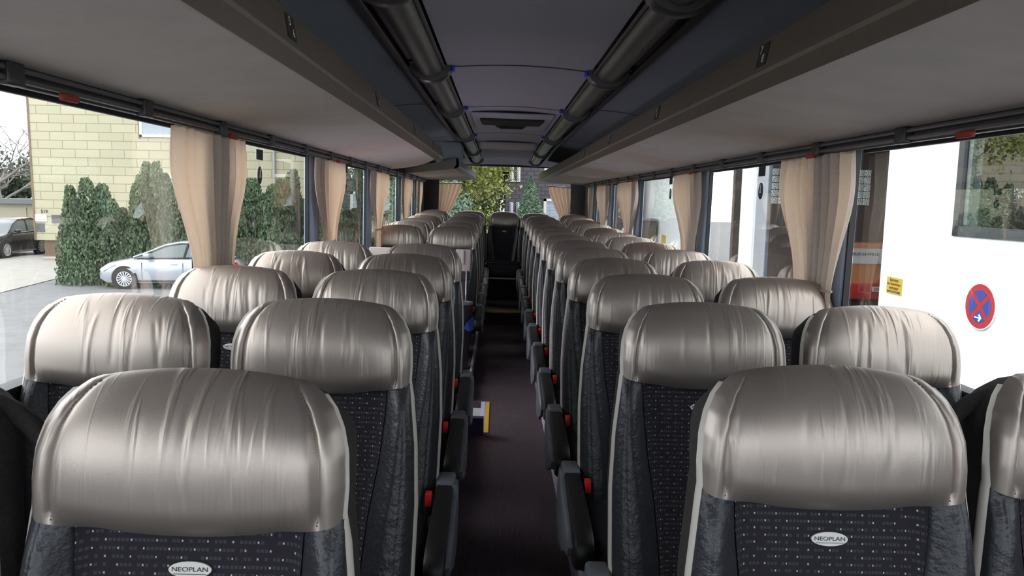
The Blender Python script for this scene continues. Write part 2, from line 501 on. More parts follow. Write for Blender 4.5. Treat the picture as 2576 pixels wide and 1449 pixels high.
# hole edge: carpet left of the aisle where the stairwell drops (aisle floor is cut back at x=-0.14)
# raised seat platforms
trim(MB().box(-1.265, -0.285, YF + .05, 4.68, 0.0, PODZ).box(-1.265, -0.285, 5.95, YR, 0.0, PODZ), 'platform_grey')
trim(MB().box(0.285, 1.265, YF + .05, YR, 0.0, PODZ), 'platform_grey')
trim(MB().box(0.268, 0.284, YF + .05, 9.1, 0.002, PODZ + .012), 'edge_strip')
trim(MB().box(-0.284, -0.268, YF + .05, 4.68, 0.002, PODZ + .012).box(-0.284, -0.268, 6.0, 9.1, 0.002, PODZ + .012), 'edge_strip')
# steps at the rear of the aisle
trim(MB().box(-0.28, 0.28, 9.13, 10.28, 0.0, 0.16), 'carpet')
trim(MB().box(-0.28, 0.28, 9.10, 9.128, 0.145, 0.165), 'yellow_strip')
trim(MB().box(-0.28, 0.28, 10.28, YR, 0.0, 0.46), 'carpet')
trim(MB().box(-0.28, 0.28, 10.255, 10.278, 0.445, 0.465), 'metal_grey')
# stairwell on the left
st = MB()
st.box(-0.40, -0.14, 4.75, 5.52, -0.27, -0.25).box(-0.15, -0.14, 4.75, 5.52, -0.25, -0.0)
st.box(-0.70, -0.40, 4.75, 5.52, -0.52, -0.50).box(-0.41, -0.40, 4.75, 5.52, -0.50, -0.25)
st.box(-1.20, -0.70, 4.75, 5.52, -0.80, -0.75).box(-0.71, -0.70, 4.75, 5.52, -0.75, -0.50)
st.box(-1.20, -0.14, 4.70, 4.75, -0.8, PODZ).box(-1.20, -0.285, 5.52, 5.94, -0.8, PODZ)
trim(st, 'navy_mat')
trim(MB().box(-0.172, -0.140, 4.76, 5.51, 0.001, 0.006), 'blue_white')
trim(MB().box(-0.138, -0.108, 4.76, 5.51, 0.001, 0.006), 'yellow_strip')

# walls
def wall(side):
    s = -1 if side == 'left' else 1
    w = MB()
    xa, xb = sorted((s * 1.275, s * 1.31))
    if side == 'left':
        w.box(xa, xb, YF, 4.72, 0, 1.04); w.box(xa, xb, 5.56, YR + .1, 0, 1.04)
        w.box(xa, xb, 4.5, 5.8, -0.85, -0.80)
    else:
        w.box(xa, xb, YF, YR + .1, 0, 1.04)
    w.box(xa, xb, YF, YR + .1, 1.79, 2.06)
    struct(w.build('wall_' + side, 'wall_grey', sm=False))
    # sill ledge
    xs = sorted((s * 1.25, s * 1.30))
    sb = MB()
    if side == 'left': sb.box(xs[0], xs[1], YF, 4.72, 1.02, 1.055).box(xs[0], xs[1], 5.56, YR, 1.02, 1.055)
    else: sb.box(xs[0], xs[1], YF, YR, 1.02, 1.055)
    trim(sb, 'gasket')
    
wall('left'); wall('right')
PIL_L = [-1.3, 0.62, 2.90, 4.58, 6.55, 8.55, 10.15]
PIL_R = [-1.3, 0.62, 2.80, 4.72, 6.98, 8.75, 10.25]
def pillars(side, ys):
    s = -1 if side == 'left' else 1
    for y in ys:
        mb = MB()
        mb.prism([(s * 1.245, y), (s * 1.245, y + 0.19), (s * 1.27, y + 0.20), (s * 1.27, y - 0.01)], 'z', 1.05, 1.80, 'pillar_blue')
        mb.box(*sorted((s * 1.25, s * 1.272)), y - 0.022, y - 0.010, 1.05, 1.80, 'gasket')
        mb.box(*sorted((s * 1.245, s * 1.272)), y + 0.202, y + 0.225, 1.05, 1.80, 'gasket')
        trim(mb)
pillars('left', PIL_L); pillars('right', PIL_R)
n_win = [0]
def window(mb, m, fr=None):
    n_win[0] += 1
    o = struct(mb.build('window_%d' % n_win[0], m, sm=False))
    if fr: fr.build('window_frame', 'gasket', o, sm=False)
    return o
for side, ys in (('left', PIL_L), ('right', PIL_R)):
    s = -1 if side == 'left' else 1
    for a, b in zip(ys, ys[1:] + [YR - 0.55]):
        if b - a < 0.6: continue
        y0, y1 = a + 0.10, b + 0.10
        if b > 10.9: y1 = 10.75
        mb = MB().add([(s * 1.276, y0, 1.0), (s * 1.276, y1, 1.0), (s * 1.276, y1, 1.85), (s * 1.276, y0, 1.85)], [(0, 1, 2, 3)])
        fr = MB()
        fr.box(*sorted((s * 1.255, s * 1.27)), y0 + .17, y1 - .17, 1.765, 1.80)
        window(mb, 'window_glass', fr)
# door in the stairwell
dm = MB().box(-1.30, -1.265, 4.72, 4.78, -0.80, 1.02).box(-1.30, -1.265, 5.48, 5.56, -0.80, 1.02).box(-1.30, -1.265, 4.78, 5.48, -0.8, -0.72).box(-1.30, -1.265, 4.78, 5.48, 1.0, 1.05)
door = struct(dm.build('door_1', 'gasket', sm=False))
MB().add([(-1.285, 4.78, -0.72), (-1.285, 5.48, -0.72), (-1.285, 5.48, 1.0), (-1.285, 4.78, 1.0)], [(0, 1, 2, 3)]).build('door_glass', 'window_glass', door)

# violet white fill light, added for the tint around the stairwell, source unseen
ld = bpy.data.lights.new('stair_fill', 'POINT'); ld.energy = 7; ld.color = (1.0, .80, 1.0); ld.shadow_soft_size = .09
lo = bpy.data.objects.new('stair_fill', ld); col.objects.link(lo); lo.location = (-.85, 5.15, .62)

# rear wall with window, front wall with windscreen
rw = MB()
rw.box(-1.31, 1.31, YR, YR + .06, 0, 1.0); rw.box(-1.31, 1.31, YR, YR + .06, 2.06, 2.3)
struct(rw.build('wall_back', 'wall_grey', sm=False))
bc = MB()
for s in (-1, 1):
    bc.prism([(s * 1.235, 10.72), (s * 1.235, 11.35), (s * 1.02, YR - .02), (s * 1.02, YR + .02), (s * 1.27, YR + .05), (s * 1.27, 10.72)], 'z', 0.9, 2.05, 'hatch_black')
trim(bc)
window(MB().add([(-1.05, YR + .03, 1.0), (1.05, YR + .03, 1.0), (1.05, YR + .03, 2.06), (-1.05, YR + .03, 2.06)], [(0, 1, 2, 3)]), 'film_glass',
       MB().box(-1.02, 1.02, YR - .03, YR, 0.995, 1.02))
fw = MB()
fw.box(-1.31, 1.31, YF - .06, YF, -0.05, 0.55); fw.box(-1.31, 1.31, YF - .06, YF, 2.1, 2.3)
fw.box(-1.31, -1.14, YF - .06, YF, 0.55, 2.1); fw.box(1.14, 1.31, YF - .06, YF, 0.55, 2.1)
struct(fw.build('wall_front', 'wall_grey', sm=False))
window(MB().add([(-1.14, YF - .03, .55), (1.14, YF - .03, .55), (1.14, YF - .03, 2.1), (-1.14, YF - .03, 2.1)], [(0, 1, 2, 3)]), 'window_glass')

# ceiling
def ceil_z(x):
    return 2.222 - 0.02 * (x / 0.36) ** 2
def dropz(y):  # the roof lining falls a little towards the rear window
    return -0.06 * smooth(8.8, 11.4, y)
cl = MB()
N = 16
cl.grid(lambda u, v: (-0.36 + .72 * u, YF + (YR - YF) * v, ceil_z(-0.36 + .72 * u) + dropz(YF + (YR - YF) * v)), N, 40, 'ceiling_grey')
for s in (-1, 1):
    cl.grid(lambda u, v: (s * (0.36 + .21 * u), YF + (YR - YF) * v, 2.222 + dropz(YF + (YR - YF) * v)), 1, 40, 'ceiling_dark')
    cl.grid(lambda u, v: (s * (0.57 + .72 * u), YF + (YR - YF) * v, 2.205 - 0.13 * u * u + dropz(YF + (YR - YF) * v)), 6, 40, 'ceiling_blue')
    cl.grid(lambda u, v: (s * 0.57, YF + (YR - YF) * v, 2.205 + .02 * u + dropz(YF + (YR - YF) * v)), 1, 40, 'ceiling_dark')
    cl.grid(lambda u, v: (s * 0.36, YF + (YR - YF) * v, 2.202 + .02 * u + dropz(YF + (YR - YF) * v)), 1, 40, 'ceiling_dark')
# roof skin above
cl.box(-1.31, 1.31, YF, YR + .06, 2.27, 2.30, 'wall_grey')
struct(cl.build('ceiling'))
# cross seams of the ceiling panels
for y in (1.2, 3.79, 5.42, 7.55, 9.75, 11.0):
    mb = MB()
    mb.grid(lambda u, v: (-0.355 + .71 * u, y + .012 * v, ceil_z(-0.36 + .72 * u) + dropz(y) - .003), 14, 1, 'seam_dark')
    mb.grid(lambda u, v: (-0.355 + .71 * u, y + .012 + .008 * v, ceil_z(-0.36 + .72 * u) + dropz(y) - .004), 14, 1, 'seam_light')
    trim(mb)
for y in (2.2, 5.3, 8.0):
    mb = MB()
    for s in (-1, 1):
        mb.grid(lambda u, v: (s * (0.575 + .6 * u), y + .02 * v, 2.203 - 0.13 * (u * .6 / .68) ** 2 - .003), 8, 1)
    trim(mb, 'seam_dark')
# side edge trims of the light channel
for s in (-1, 1):
    mb = MB()
    rings = []
    for k in range(30):
        y = YF + (YR - .1 - YF) * k / 29; z = 2.205 + dropz(y)
        rings.append([(s * .560, y, z), (s * .560, y, z - .012), (s * .592, y, z - .016), (s * .60, y, z)])
    mb.loft(rings); trim(mb, 'collar_plastic', sm=False)

# ribbed air grilles near the rear
for s, lab in ((-1, 'left'), (1, 'right')):
    mb = MB()
    for k in range(30):
        y = 8.9 + k * 0.065; z = 2.198 + dropz(y)
        mb.add([(s * .61, y, z), (s * .92, y, z - .05), (s * .92, y + .03, z - .05), (s * .61, y + .03, z), (s * .61, y + .015, z - .016), (s * .92, y + .015, z - .066)],
               [(0, 1, 5, 4), (4, 5, 2, 3), (0, 3, 2, 1), (0, 4, 3), (1, 2, 5)])
    g = mb.build('ceiling_grille', 'collar_plastic', sm=False)
    tag(g, 'dark ribbed air grille in the %s ceiling panel near the rear window' % lab, 'grille', 'ceiling grilles')

# roof hatch
h = empty('roof_hatch', (0, 6.3, 2.20)); tag(h, 'grey roof hatch with a black trapezoid opening in the ceiling', 'hatch')
mb = MB()
mb.rbox(-.315, .315, -.62, .62, -.012, .004, .006)
mb.build('hatch_surround', 'ceiling_grey', h)
mb = MB(); mb.prism([(-.255, -.36), (.255, -.36), (.235, .0), (.13, .02), (.11, .22), (-.12, .22), (-.14, .02), (-.245, .0)], 'z', -.030, -.010)
mb.build('hatch_opening', 'hatch_black', h, sm=False)
MB().rbox(-.10, .10, .10, .16, -.045, -.028, .005).build('hatch_handle', 'seam_dark', h)
# digital clock/display housing
d = empty('display_panel', (0, 8.55, 2.16)); tag(d, 'wide slim pale display panel hanging from the ceiling behind the hatch', 'display')
MB().rbox(-.32, .32, 0, .22, -.03, .045, .01).build('housing', 'ceiling_grey', d)
MB().box(-.295, .295, -.006, .002, -.026, .026).build('screen', 'panel_beige', d, sm=False)

# ceiling light ducts
CY = [1.1, 2.32, 3.80, 5.38, 7.62, 9.75, 11.25]
for s, lab in ((-1, 'left'), (1, 'right')):
    root = empty('ceiling_light_duct', (s * .445, 0, 2.20)); tag(root, 'long grey tube shaped light duct along the %s side of the ceiling' % lab, 'ceiling light', 'ceiling light ducts')
    yy = [YF + .05] + CY
    for a, b in zip(yy, yy[1:]):
        mb = MB(); n = 14
        for (rr, cx0) in ((.066, -s * 0.0),):
            rings = []
            for y in (a + .02, b - .05):
                dz = dropz(y)
                rings.append([(cx0 + rr * math.cos(PI + PI * k / n), y, dz + .005 + rr * .95 * math.sin(PI + PI * k / n)) for k in range(n + 1)])
            mb.loft(rings, close=False, cap=False)
        mb.build('duct_tube', 'tube_plastic', root)
        mb = MB(); y0 = a + .02; y1 = b - .05
        mb.loft([[(-s * .0705 + .008 * math.cos(t) , y, dropz(y) - .012 + .008 * math.sin(t)) for t in [2 * PI * q / 8 for q in range(8)]] for y in (y0, y1)])
        mb.build('duct_rib', 'chrome' if a > 9 else 'tube_plastic', root)
    for y in CY:
        mb = MB(); n = 18; dz = dropz(y)
        o_, i_ = .112, .075
        rings = []
        for (r1, yy_) in ((o_ * .92, y - .045), (o_, y - .03), (o_, y + .01), (o_ * .94, y + .025), (.02, y + .027), (.02, y - .047)):
            rings.append([(r1 * math.cos(PI + PI * k / n), yy_, dz + .005 + r1 * .78 * math.sin(PI + PI * k / n)) for k in range(n + 1)])
        rings.append(rings[0])
        mb.loft(rings, close=False, cap=False)
        c = mb.build('duct_collar', 'collar_plastic', root)
        if 2 < y < 9:
            MB().rbox(-s * .114 - .006, -s * .114 + .008, y - .048, y + .012, dz - .024, dz - .004, .004).build('led', 'led_blue', c)

# ------------------------------------------------------------------ luggage racks
def rack(side, y0, y1, taper, round_end, label, numbers):
    s = -1 if side == 'left' else 1
    root = empty('luggage_rack', (s * 1.2, y0, 1.9)); tag(root, label, 'luggage rack', 'overhead luggage racks')
    ox, oy, oz = root.location
    def dx(y): return taper(y)[0]
    def dz(y): return taper(y)[1]
    n = 40
    ys = [y0 + (y1 - y0) * k / n for k in range(n + 1)]
    def P(x, y, z): return (s * x - ox, y - oy, z - oz)
    def yend(x):  # rounded rear corner of the shelf
        if not round_end: return y1 - .12 * max(0, (1 - (x - .64) / .2)) ** 2 * (x < .84)
        u = max(0.0, min(1.0, (1.19 - x) / .53)); return y1 + .25 - round_end * u ** 3
    # underside
    mb = MB()
    def under(u, v):
        x = 1.19 - .53 * u
        y = y0 + (yend(x) - y0) * v
        xx = x if u < .02 else x - dx(y) * u
        return P(xx, y, 1.815 + (1.886 - 1.815) * u + dz(y) * u)
    mb.grid(under, 12, n)
    mb.build('shelf_underside', 'rack_fabric', root)
    mb = MB()
    mb.grid(lambda u, v: tuple(Vector(under(u, v)) + Vector((0, 0, .03))), 12, n)
    mb.build('shelf_floor', 'rack_inner', root)
    # front lip
    prof = [(.66, 1.884), (.62, 1.910), (.617, 1.92), (.632, 2.008), (.640, 2.014), (.655, 2.010), (.650, 1.93), (.68, 1.905)]
    ye = y1 if round_end else y1
    ys2 = [y0 + (ye - .3 * (round_end > 0) - y0) * k / n for k in range(n + 1)] + ([ye + .02] if round_end else [])
    mb = MB()
    rings = []
    for i, y in enumerate(ys2):
        sh = .0
        if round_end and y > ye: sh = .03
        rings.append([P(x - dx(y) + sh, y, z + dz(y)) for x, z in prof])
    mb.loft(rings)
    lip = mb.build('front_lip', 'rack_brown', root, angle=25)
    # end closing
    if y0 > 1:
        mb = MB(); mb.add([P(.66 - dx(y0), y0, 1.886 + dz(y0)), P(1.18, y0, 1.815), P(1.18, y0, 1.88), P(.632 - dx(y0), y0, 2.008 + dz(y0)), P(.62 - dx(y0), y0, 1.912 + dz(y0))],
                          [(0, 1, 2, 3, 4)])
        mb.build('end_panel', 'rack_brown', root, sm=False)
    for (yn, a_, b_) in numbers:
        f_ = frame((0, -s * 1.0, 0), (s * .19, 0, 1), P(.6215 - dx(yn), yn, 1.968 + dz(yn)))
        fr_ = frame((0, s * -1.0, 0), (s * .17, 0, 1), P(.6225 - dx(yn), yn, 1.965 + dz(yn)))
        pl = MB(); pl.box(-.036, .036, -.030, .030, -.001, .001)
        for v_i, v in enumerate(pl.v): pl.v[v_i] = tuple(fr_ @ Vector(v))
        pl_o = pl.build('number_plate', 'number_backing', root, sm=False)
        # two digits, stepped
        for k, (t_, ofy, ofz) in enumerate(((a_, -.012, .013), (b_, .012, -.013))):
            fr2 = fr_ @ Matrix.Translation((ofy if True else 0, ofz, .002))
            text('seat_number', t_, .032, 'num_white', pl_o, fr2, .0003, 1.15 if len(t_) == 1 else .8)
    return root
def tap_none(y): return (0, 0)
def tap_r(y): t = smooth(7.5, 11.5, y); return (.13 * t, -.05 * t)
def tap_l2(y): t = (y - 8.6) / 2.8; return (.06 + .12 * t, .0 - .06 * t)
rack('left', YF + .1, 7.25, tap_none, .95, 'long overhead luggage rack above the left windows, ending before the stairwell gap',
     [(1.94, '5', '6'), (3.28, '9', '10'), (4.7, '13', '14'), (6.0, '17', '18')])
rack('left', 8.6, 11.3, tap_l2, 0.0, 'short overhead luggage rack at the rear above the left windows', [])
rack('right', YF + .1, 11.35, tap_r, 0.0, 'full length overhead luggage rack above the right windows',
     [(2.05, '7', '8'), (3.40, '11', '12'), (4.85, '15', '16'), (6.3, '19', '20')])
# joint line on the underside of the right rack
mb = MB(); mb.grid(lambda u, v: (1.17 - .52 * u - .04 * math.sin(u * PI / 2) * 0, 8.0 + .25 * u * u + .012 * v, 1.8145 + (1.886 - 1.815) * u - .0015), 10, 1)
trim(mb, 'seam_dark')
# blue-grey closing panel above the short left rack
trim(MB().rbox(-1.22, -.54, 8.66, 9.2, 1.965, 2.20, .02), 'ceiling_blue')
# header above the rear window
mb = MB(); mb.grid(lambda u, v: (-1.05 + 2.1 * u, 11.25 + .28 * v, 2.165 - .05 * (2 * u - 1) ** 2 - .075 * v), 20, 4)
trim(mb, 'ceiling_grey', sm=True)

# ------------------------------------------------------------------ curtain rails
def rail(side, ye):
    s = -1 if side == 'left' else 1
    root = empty('curtain_rail', (s * 1.19, 0, 1.79)); tag(root, 'dark double curtain rail with clips along the top of the %s windows' % side, 'curtain rail', 'curtain rails')
    MB().rbox(-.012, .012, YF + .1, ye, -.022, .026, .006).build('rail_channel', 'rail_black', root)
    for zz in (-.010, .012):
        MB().tube([(-s * .022, YF + .1, zz), (-s * .022, ye, zz)], .007, 8).build('rail_rod', 'tube_plastic', root)
    k = 0
    y = -.2
    while y < ye:
        b = MB().rbox(-s * .020 - .015, -s * .020 + .015, y, y + .06, -.026, .026, .005).build('rail_bracket', 'rail_black', root)
        y += .62; k += 1
    for y in ((1.86, 3.0, 4.95, 6.7) if side == 'left' else (1.95, 2.93, 4.8, 6.9)):
        MB().rbox(-s * .03 - .008, -s * .03 + .008, y, y + .07, -.034, -.016, .005).build('red_clip', 'red_clip', root)
rail('left', 10.9); rail('right', 10.9)

# ------------------------------------------------------------------ curtains
def curtain(name, side, ya, yb, tie_y, tie_w, label, seed, tie_z=1.24, lean=0.0):
    s = -1 if side == 'left' else 1
    rnd = random.Random(seed)
    ph = [rnd.uniform(0, 6.28) for _ in range(4)]
    W0 = yb - ya; c0 = (ya + yb) / 2
    root = empty(name, (s * 1.214, c0, 1.0)); tag(root, label, 'curtain', 'side window curtains')
    nf = 7 + W0 * 2.5
    def pos(u, z):
        t = (1.768 - z) / (1.768 - tie_z)
        if t <= 1:
            w = W0 + (tie_w - W0) * smooth(.15, 1.03, t) ** 1.1
            c = c0 + (tie_y - c0) * smooth(0.1, 1, t)
            if t < .6: w *= 1 + .06 * math.sin(PI * t / .6)
        else:
            q = (t - 1) / .45
            w = tie_w + (W0 * .5 - tie_w) * smooth(0, 1, q); c = tie_y
        amp = .019 * (1 - .45 * smooth(.4, 1, t)) * (.75 + .25 * math.sin(2 * u + ph[2]))
        y = c + (u - .5) * w + .010 * math.sin(nf * 2 * PI * u + ph[1]) * w / W0
        x = -s * (amp * math.sin(nf * 2 * PI * u + ph[0] + .8 * math.sin(5 * u + 2 * t + ph[3])) + .007 * math.sin(2.3 * nf * PI * u + ph[2]) + .006 * smooth(.5, 1, t))
        x += -s * .010
        return (x, y - c0, z - 1.0)
    zs_ = [1.768 - .63 * k / 30 for k in range(31)] if tie_z < 1.3 else [1.768 - .6 * k / 30 for k in range(31)]
    zs_ = [1.768 - (1.768 - 1.03) * k / 36 for k in range(37)]
    mb = MB(); mb.grid(lambda u, v: pos(u, zs_[min(36, int(round(v * 36)))]), 90, 36)
    mb.build('cloth', 'curtain_cloth', root, angle=80)
    tb = MB(); pts = []
    for k in range(17):
        a = 2 * PI * k / 16; pts.append((-s * .014 + .024 * math.cos(a), tie_y - c0 + (tie_w / 2 * .94) * math.sin(a), tie_z - 1.0))
    tb.tube(pts, .005, 6, cap=False).build('tie_band', 'curtain_cloth', root)
    # narrow heading tape at the top
    MB().rbox(-.006 - s * .012, .006 - s * .012, -W0 / 2, W0 / 2, .762, .772, .002).build('heading_tape', 'curtain_cloth', root)
    return root
ordn = ['first', 'second', 'third', 'fourth', 'fifth', 'sixth', 'seventh', 'eighth', 'ninth', 'tenth', 'eleventh', 'twelfth', 'thirteenth']
for i, (a, b, ty, tw) in enumerate([(2.60, 3.27, 2.93, .37), (4.54, 5.36, 4.90, .32), (6.56, 7.55, 6.9, .32), (8.5, 9.45, 8.85, .3), (10.08, 10.68, 10.3, .24)]):
    curtain('curtain', 'left', a, b, ty, tw, 'cream gathered curtain on the left windows, %s from the front' % ordn[i], 10 + i)
for i, (a, b, ty, tw) in enumerate([(2.69, 3.35, 2.95, .36), (4.75, 5.50, 4.93, .34), (6.92, 8.05, 7.3, .34), (8.85, 9.8, 9.1, .3), (10.25, 10.70, 10.42, .24)]):
    curtain('curtain', 'right', a, b, ty, tw, 'peach beige gathered curtain on the right windows, %s from the front' % ordn[i], 30 + i)
# rear window curtains, drawn aside
for s, lab in ((-1, 'left'), (1, 'right')):
    root = empty('rear_curtain', (s * .85, YR - .10, 1.0)); tag(root, 'cream curtain drawn aside at the %s edge of the rear window' % lab, 'curtain', 'rear window curtains')
    def pos(u, v):
        z = .78 - .62 * v
        inner = .18 * (1 - v ** 1.5) + (-.10) * v ** 1.5
        outer = -.17
        xx = outer + (inner - outer) * u
        return (-s * xx, .018 * math.sin(2 * PI * (5 * u + .6 * v)), z)
    MB().grid(pos, 50, 20).build('cloth', 'curtain_cloth', root, angle=80)
    MB().tube([(s * .165 , .0, .77), (-s * .2, .0, .785)], .008, 8).build('curtain_rod', 'metal_grey', root)
# bent metal rod at the right rear corner
rd = MB().tube([(1.03, YR - .14, 1.72), (1.035, YR - .14, 1.45), (1.0, YR - .14, 1.30), (.95, YR - .14, 1.22)], .008, 8).build('curved_rod', 'metal_grey')
tag(rd, 'bent grey metal rod beside the right rear window curtain', 'rod')

# ------------------------------------------------------------------ seats
ZS = 1.078 - PODZ        # local height of the corner where head cover meets the black sides
WLOW = [(-.80, .205), (-.66, .232), (-.5, .243), (-.3, .247), (-.15, .241), (-.05, .230), (0, .225)]
WHEAD = [(0, .223), (.25, .225), (.5, .222), (.68, .213), (.82, .199), (.92, .181), (.97, .168), (1, .152)]
YS = 0.0
def ye_low(zl): return .16 * zl - .02 * smooth(-.35, -.7, zl) * 0
def xb_in(zl): # boundary between black side and moquette
    return interp([(-.80, .10), (-.5, .112), (-.33, .128), (-.2, .150), (-.08, .163), (0, .166)], zl)
def low_pt(x, zl):
    W = interp(WLOW, zl); r = min(1.0, abs(x) / W); rb = xb_in(zl) / W
    k = smooth(rb - .10, rb + .22, r)
    b = -.018 + .056 * k + .012 * smooth(-.2, -.6, zl) * k
    b *= 1 - .65 * math.exp(-(zl / .035) ** 2) * k
    e = max(0.0, 1 - r ** 9) ** .5
    lump = .02 * math.exp(-((zl + .55) / .14) ** 2) * (1 - k)
    return (x, ye_low(zl) - (b + lump) * e + YS, ZS + zl)
def head_pt(u, t, var):
    r = abs(u); W = interp(WHEAD, t)
    zb = -.030 * (1 - r ** 2.2); zt = .205 - .014 * r * r
    z = zb + (zt - zb) * t
    h_ = max(0.0, 1 - t ** 5.5) ** .5
    b = .058 * max(0.0, 1 - r ** 5) ** .5 * h_ * (.52 + .46 * math.sin(min(t / .85, 1) * PI / 2))
    b -= .034 * (1 - min(1, t / .22)) ** 2.2 * (1 - smooth(.55, .95, r))
    b -= .011 * math.exp(-((r - .845) / .022) ** 2) * (1 - t ** 8) * min(1, t / .08)
    b += .003 * math.exp(-((r - .93) / .035) ** 2)
    for (xc, w_, am, t0, t1, sl) in var:
        b += am * .7 * math.exp(-((u + sl * (t - .5) - xc) / w_) ** 2) * smooth(t0, t0 + .2, t) * (1 - smooth(t1 - .15, t1, t)) * (1 if r < .8 else 0)
    y = .16 * z + .035 * t ** 3 - b + YS
    return (W * u, y, ZS + z)
VARS = []
for sd in range(4):
    rn = random.Random(100 + sd); L_ = []
    xs_ = sorted(rn.uniform(-.45, .6) for _ in range([6, 8, 10, 12][sd]))
    for x_ in xs_:
        L_.append((x_, rn.uniform(.014, .03), rn.choice([-1, 1, -1]) * rn.uniform(.0012, .0026), rn.uniform(0.0, .35), rn.uniform(.75, 1.0), rn.uniform(-.12, .12)))
    VARS.append(L_)
MESH = {}
def seat_meshes():
    # head covers, four versions of the gathers
    for k, var in enumerate(VARS):
        mb = MB(); mb.grid(lambda u, v: head_pt(2 * u - 1, 1 - (1 - v) ** 1.5, var), 96, 40)
        mb.mi = [0] * len(mb.f); mb.mats = ['leather_silver', 'stitch']
        for s in (-1, 1):
            for q in range(44):
                t0 = .03 + q * .0215; t1 = t0 + .012
                if t1 > .97: break
                p0 = Vector(head_pt(s * .845, t0, [])) + Vector((0, -.0012, 0)); p1 = Vector(head_pt(s * .845, t1, [])) + Vector((0, -.0012, 0))
                mb.tube([p0, p1], .0010, 4, 'stitch')
        MESH['head_cover', k] = mb.mesh('head_cover', 'leather_silver', angle=70)
    # moquette centre
    mb = MB()
    def cen(u, v):
        zl = -.745 + .745 * v; x = (2 * u - 1) * xb_in(zl)
        zz = zl
        if v > .9: zz = zl + (v - .9) * 10 * (-.024 * (1 - (abs(2 * u - 1) * .74) ** 2.2) + .006)
        p = low_pt(x, zl); return (p[0], p[1], ZS + zz)
    mb.grid(cen, 24, 40); MESH['backrest_panel'] = mb.mesh('backrest_panel', 'moquette', angle=70)
    for s in (-1, 1):
        mb = MB(); rn = random.Random(5 + s)
        cre = [(rn.uniform(-.6, -.02), rn.uniform(.006, .014), rn.uniform(-1, 1)) for _ in range(26)]
        def bol(u, v):
            zl = -.745 + .747 * v; W = interp(WLOW, zl); xi = xb_in(zl)
            x = xi + (W - xi) * u; p = low_pt(x, zl)
            dy = 0
            for (zc, w_, sl) in cre:
                dy += .0009 * math.exp(-((zl + .05 * sl * u - zc) / w_) ** 2) * math.exp(-((u - .55) / .25) ** 2)
            dy -= .0022 * math.exp(-((u - .72) / .022) ** 2)
            dy -= .005 * (1 - smooth(0, .06, u))
            return (s * p[0], p[1] - dy + .0, p[2])
        mb.grid(bol, 28, 60); MESH['side_bolster', s] = mb.mesh('side_bolster', 'black_leather', angle=70)
    # outline of the whole backrest, from lower right over the top to lower left
    out = []
    for k in range(24):
        zl = -.76 + .76 * k / 23; out.append((interp(WLOW, zl), ye_low(zl), zl))
    for k in range(1, 22):
        t = k / 21; W = interp(WHEAD, t); z = (.191) * t; out.append((W, .16 * z + .035 * t ** 3, z))
    top = [( .150 * q, .16 * .205 + .035, .205 - .014 * q * q) for q in [1 - .125 * k for k in range(1, 16)]]
    full = out + top + [(-a, b, c) for a, b, c in reversed(out)]
    def ringat(dy, off, k=1.0, m=0.0):
        rr = []
        for i, (x, y, z) in enumerate(full):
            # outward normal in x,z
            a = full[max(0, i - 1)]; b = full[min(len(full) - 1, i + 1)]
            tx, tz = b[0] - a[0], b[2] - a[2]; l = math.hypot(tx, tz) or 1
            nx, nz = tz / l, -tx / l
            rr.append(((x + nx * off) * k, y + dy, ZS + (z + nz * off if z > -.7 else z) - m * smooth(.09, .19, z)))
        return rr
    mb = MB(); mb.loft([ringat(-.001, -.001), ringat(.012, .001, 1, .012), ringat(.045, .005, 1, .024), ringat(.08, .003, .99, .042), ringat(.105, -.006, .96, .062), ringat(.125, -.02, .85, .10), ringat(.13, -.02, .4, .18), ringat(.13, -.02, .02, .24)], close=False, cap=False)
    MESH['backrest_shell'] = mb.mesh('backrest_shell', 'shell_fabric', angle=60)
    # cream piping strip down both edges, broader near the seat
    for s in (-1, 1):
        rings = []
        for i, (x, y, z) in enumerate(out[:-2]):
            w_ = .003 + .013 * (1 - smooth(-.04, .15 if s < 0 else .03, z)) + .009 * smooth(-.1, -.4, z)
            o_ = .0035 if z < .0 or s < 0 else .001
            y += YS
            rings.append([(s * (x - .001), y - .002, ZS + z), (s * (x + o_), y + .001, ZS + z), (s * (x + o_ + .004), y + w_ * .6, ZS + z), (s * (x + o_), y + w_ + .004, ZS + z), (s * (x - .004), y + w_, ZS + z)])
        MESH['edge_strip', s] = MB().loft(rings).mesh('edge_strip', 'trim_cream', angle=60)
    mb = MB().rbox(-.235, .235, -.53, -.06, .20, .33, .045, 5)
    MESH['seat_cushion'] = mb.mesh('seat_cushion', 'black_leather')
    mb = MB(); mb.grid(lambda u, v: (-.15 + .3 * u, -.50 + .40 * v, .334 - .008 * (2 * u - 1) ** 4), 6, 6)
    MESH['cushion_panel'] = mb.mesh('cushion_panel', 'moquette')
    mb = MB().rbox(-.265, .265, -.50, -.02, .24, .455, .04, 5)
    MESH['seat_cushion', 'rear'] = mb.mesh('seat_cushion', 'black_leather')
    mb = MB().rbox(-.03, .03, -.42, -.10, 0.0, .21, .008, 2).box(-.2, .2, -.40, -.34, .17, .21).box(-.2, .2, -.18, -.12, .17, .21).box(-.06, .06, -.46, -.06, 0, .012)
    MESH['pedestal'] = mb.mesh('pedestal', 'metal_grey')
    mb = MB()
    mb.disc((0, 0), .028, 'y', -.004, 0, 32, .060) if False else None
    pts = [(.0312 * math.cos(2 * PI * k / 40), .0118 * math.sin(2 * PI * k / 40)) for k in range(40)]
    mb.prism(pts, 'y', -.0035, .0)
    MESH['badge'] = mb.mesh('badge', 'badge_white')
